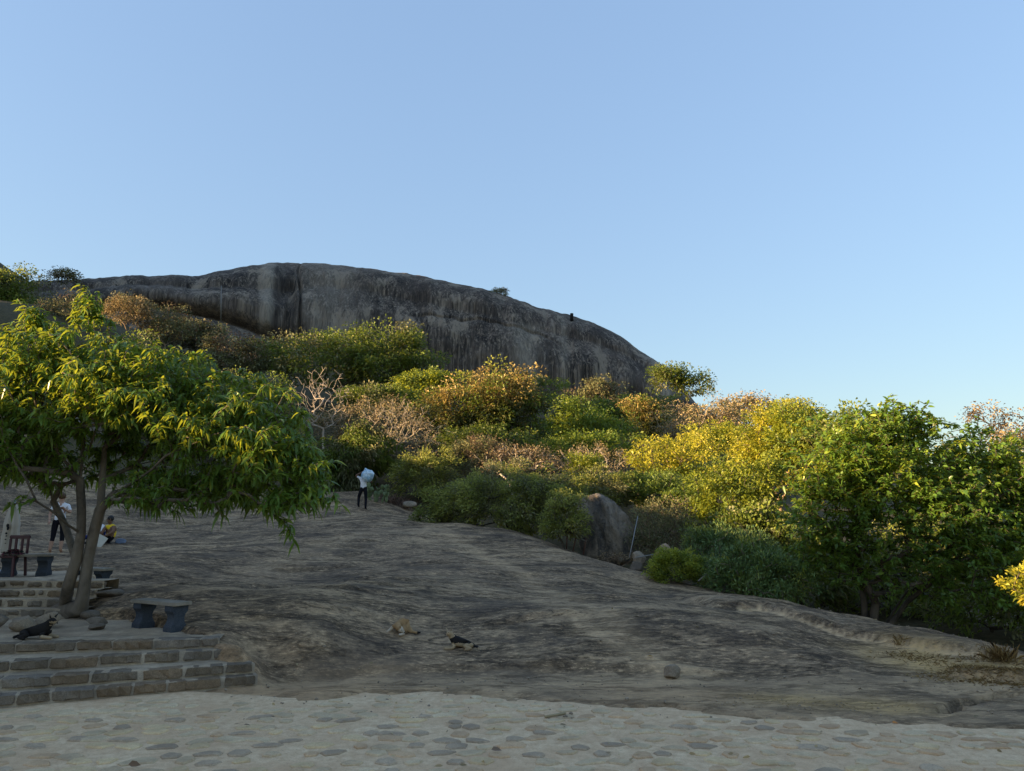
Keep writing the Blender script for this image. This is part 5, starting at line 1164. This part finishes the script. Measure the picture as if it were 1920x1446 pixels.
pg = [ground_px(u, v) for u, v in [(1700, 1232), (1760, 1240), (1800, 1250), (1850, 1255), (1900, 1262), (1840, 1272), (1780, 1268), (1920, 1275), (1870, 1262), (1890, 1240), (1850, 1236)]]
grass('dry_grass', 'matted golden dry grass on the low slab ledge', pg, 2600, .13, .006, M_STRAW, 61, .22, .9)
grass('dry_grass', 'thin dry grass scattered on the rock apron', [ground_px(u, v) for u, v in [(1440, 1316), (1500, 1318), (1600, 1322), (1660, 1324), (1380, 1318)]], 500, .06, .005, M_STRAW, 62, .2, 1.2)
grass('grass_tuft', 'tall straw-coloured grass tuft at the end of the slab', [ground_px(1878, 1240), ground_px(1868, 1240), ground_px(1890, 1242)], 170, .5, .0055, M_STRAW, 63, .08, .28)
grass('grass_tuft', 'small dry grass tuft growing from the tan ledge', [ground_px(1686, 1208)], 60, .24, .006, M_STRAW, 64, .05, .35)
grass('grass_tuft', 'pinkish dry grass clump right of the cactus', [ground_px(u, v, 24) for u, v in [(738, 946), (752, 948), (765, 950)]], 420, .75, .02, M_PINK, 65, .35, .35)
def rod(name, label, cat, a, b, r_, mat, parent=None):
    a = Vector(a); b = Vector(b); bm = bmesh.new(); d_ = b - a
    bmesh.ops.create_cone(bm, cap_ends=True, segments=8, radius1=r_, radius2=r_, depth=d_.length, matrix=Matrix.Translation(d_ / 2) @ d_.to_track_quat('Z', 'Y').to_matrix().to_4x4())
    o = link(name, bm_mesh(name, bm, True), parent, mat, a)
    return tag(o, label, cat) if label else o
M_RUST = simple('rusty_metal', (.16, .075, .055), .7, .4, .3, 12, .3); M_PALEP = simple('pale_metal', (.22, .21, .19), .5, .4, .1, 8, .4)
dr = 25.2; rl = thing('metal_railing', 'short rusty tube railing beside the big boulder', 'railing', P(1080, 1030, dr))
RO = Vector(rl.location); rp = lambda u, v, dd=0: Vector(P(u, v, dr + dd)) - RO
for a, b, m_ in [((1074, 1034), (1083, 995), M_RUST), ((1094, 1040), (1099, 1008), M_RUST), ((1064, 996), (1083, 1000), M_RUST), ((1083, 1000), (1101, 1008), M_PALEP), ((1081, 1008), (1100, 1015), M_PALEP), ((1062, 1030), (1064, 994), M_RUST)]:
    rod('rail', None, None, rp(*a), rp(*b), .022, m_, rl)
rod('pole', 'thin grey pole leaning beside the big boulder', 'pole', P(1180, 1046, 23), P(1196, 968, 24), .015, M_POLE)
rod('pole', 'pale thin pole leaning out of the cactus bush', 'pole', P(1309, 1086, 19.9) - np.array((0, 0, .05)), P(1348, 1056, 20.3), .02, M_PALEP)
rod('pole', 'thin grey pole lying among the rocks', 'pole', P(1190, 1046, 22.2), P(1238, 1038, 22.4), .018, M_PALEP)
rod('mast', 'tall thin pale mast standing before the cliff overhang', 'mast', P(414, 606, 99), P(415, 536, 99), .06, M_PALEP)
rod('post', 'tiny dark post on the sloping rim of the cliff', 'post', P(1072, 604, 118), P(1072, 588, 118), .28, FUR_D)
# hut roof behind the mango tree
dh = 41; hb = P(118, 868, dh); hz_ = G1(hb[0], dh); hut = thing('hut', 'small hut with blue grey corrugated roof behind the mango crown', 'hut', (hb[0], dh + 1, hz_))
zr = max(1.6, hb[2] - hz_); M_HW = simple('hut_wall', (.2, .17, .14), .9); t = NT('corrugated'); 
M_ROOF = simple('corrugated_roof', (.12, .15, .2), .5, .4, .15, 4, .3)
link('wall', boxm('wall', (0, 0, zr / 2 - .3), (2.0, 1.6, zr + .4), .01), hut, M_HW)
xs_ = np.linspace(-1.3, 1.3, 60); Xr, Yr = np.meshgrid(xs_, np.linspace(-1.1, 1.1, 4)); link('roof', grid_mesh('roof', Xr, Yr, zr + .02 + .03 * np.sin(Xr * 30) + .25 * (Yr + 1.1) + .1 * Xr), hut, M_ROOF)
link('door', boxm('door', (.3, -.82, zr * .4), (.6, .04, zr * .75), .005), hut, M_POLE)
# litter
def dead_leaf(label, u, v, size, colr, seed, z=None):
    g = ground_px(u, v, 5.5) if z is None else PZ(u, v, z); rng = np.random.default_rng(seed)
    V, T, k = leaf_geo(np.array([[-.5 * size, 0, 0]]), np.array([[1., .2, .15]]), size, size * .5, .25, rng, True); me = tri_mesh('fallen_leaf', V, T)
    o = link('fallen_leaf', me, None, simple('fallen_leaf', colr, .7), g + np.array((0, 0, .012 + .12 * size))); tag(o, label, 'leaf')
dead_leaf('bright yellow fallen leaf on the slab foot', 1220, 1234, .11, (.6, .36, .02), 1)
dead_leaf('orange fallen leaf at the paving edge', 1681, 1363, .09, (.5, .17, .03), 2)
dead_leaf('curled brown fallen leaf on the near paving', 252, 1439, .12, (.16, .09, .05), 3, .012)
dead_leaf('dark brown fallen leaf in the middle of the paving', 463, 1363, .08, (.07, .04, .025), 4, .012)
dead_leaf('brown fallen leaf on the lower paving', 932, 1411, .12, (.17, .11, .07), 5, .012)
q = PZ(1022, 1347, .0); rod('stick', 'short dry wooden stick lying on the paving', 'stick', q + np.array((0, 0, .018)), PZ(1060, 1341, .0) + np.array((0, 0, .024)), .016, simple('dry_wood', (.32, .25, .15), .9))

gq = ground_px(597, 956, 24); st_ = thing('stump_with_rag', 'teal plastic rag snagged on a short dry stump on the slab', 'stump', gq)
Vt, Tt, _ = tubes(*grow([[np.array((0, 0, -.1)), np.array((.02, 0, .2)), np.array((-.02, 0, .4))]], np.array([(.12, 0, .3), (-.16, .05, .34), (-.05, 0, .62), (.15, .1, .5)]), seed=2, step=.15)[:2], .012, .035)
link('stump', tri_mesh('stump', Vt, Tt, smooth=True), st_, B_BROWN)
ell('rag', (.02, -.05, .5), (.15, .07, .2), simple('teal_plastic', (.02, .16, .15), .4, .4, .3, 6), st_, 3, .45, 8)

# pebbles, grit and dry leaves lying about
rng = np.random.default_rng(77); pv, pf = [], []
base_pb = rock_mesh('pebble_seed', (1, .8, .6), 3, 5, 1); bv = np.array([v.co for v in base_pb.vertices]); bf = [tuple(p.vertices) for p in base_pb.polygons]; bpy.data.meshes.remove(base_pb)
for k in range(420):
    u = rng.uniform(420, 1900); v = rng.uniform(1262, 1345) if k % 3 else rng.uniform(1090, 1260); g = ground_px(u, v, 8) if v < 1262 else PZ(u, v, .03)
    if k % 3: g[2] = max(S1(g[0], g[1]), 0)
    s_ = rng.uniform(.006, .022) * (1.8 if rng.random() < .08 else 1); a = rng.uniform(0, 6.28); q = bv * s_; q = np.c_[q[:, 0] * math.cos(a) - q[:, 1] * math.sin(a), q[:, 0] * math.sin(a) + q[:, 1] * math.cos(a), q[:, 2]] + g + np.array((0, 0, s_ * .3))
    off = len(pv); pv.extend(q.tolist()); pf.extend([tuple(off + i for i in f) for f in bf])
me = bpy.data.meshes.new('pebbles'); me.from_pydata(pv, [], pf); o = stuff(link('pebbles', me, None, M_ROCK)); tag(o, 'scattered small pebbles and grit on the slab foot', 'pebbles')
nl = 170; uv = np.c_[rng.uniform(-40, 1900, nl), rng.uniform(1120, 1440, nl)]; pb = []
for u, v in uv:
    if u < 420 and v > 1205: continue
    if u < 330 and v > 1150: pb.append(PZ(u, v, Z1 + .012)); continue
    pb.append(ground_px(u, v, 5.5) if v < 1300 else PZ(u, v, .015))
pb = np.array(pb) + np.array((0, 0, .012)); nl = len(pb); D = rand_dirs(nl, rng) * np.array((1, 1, .12))
LV, LT, k = leaf_geo(pb, D, rng.uniform(.03, .1, nl), rng.uniform(.015, .035, nl), .15, rng, True)
o = stuff(link('leaf_litter', tri_mesh('leaf_litter', LV, LT, np.repeat(rng.random(nl), k)), None, LM['dry'])); tag(o, 'thin scatter of dry fallen leaves over slab and paving', 'leaf litter')
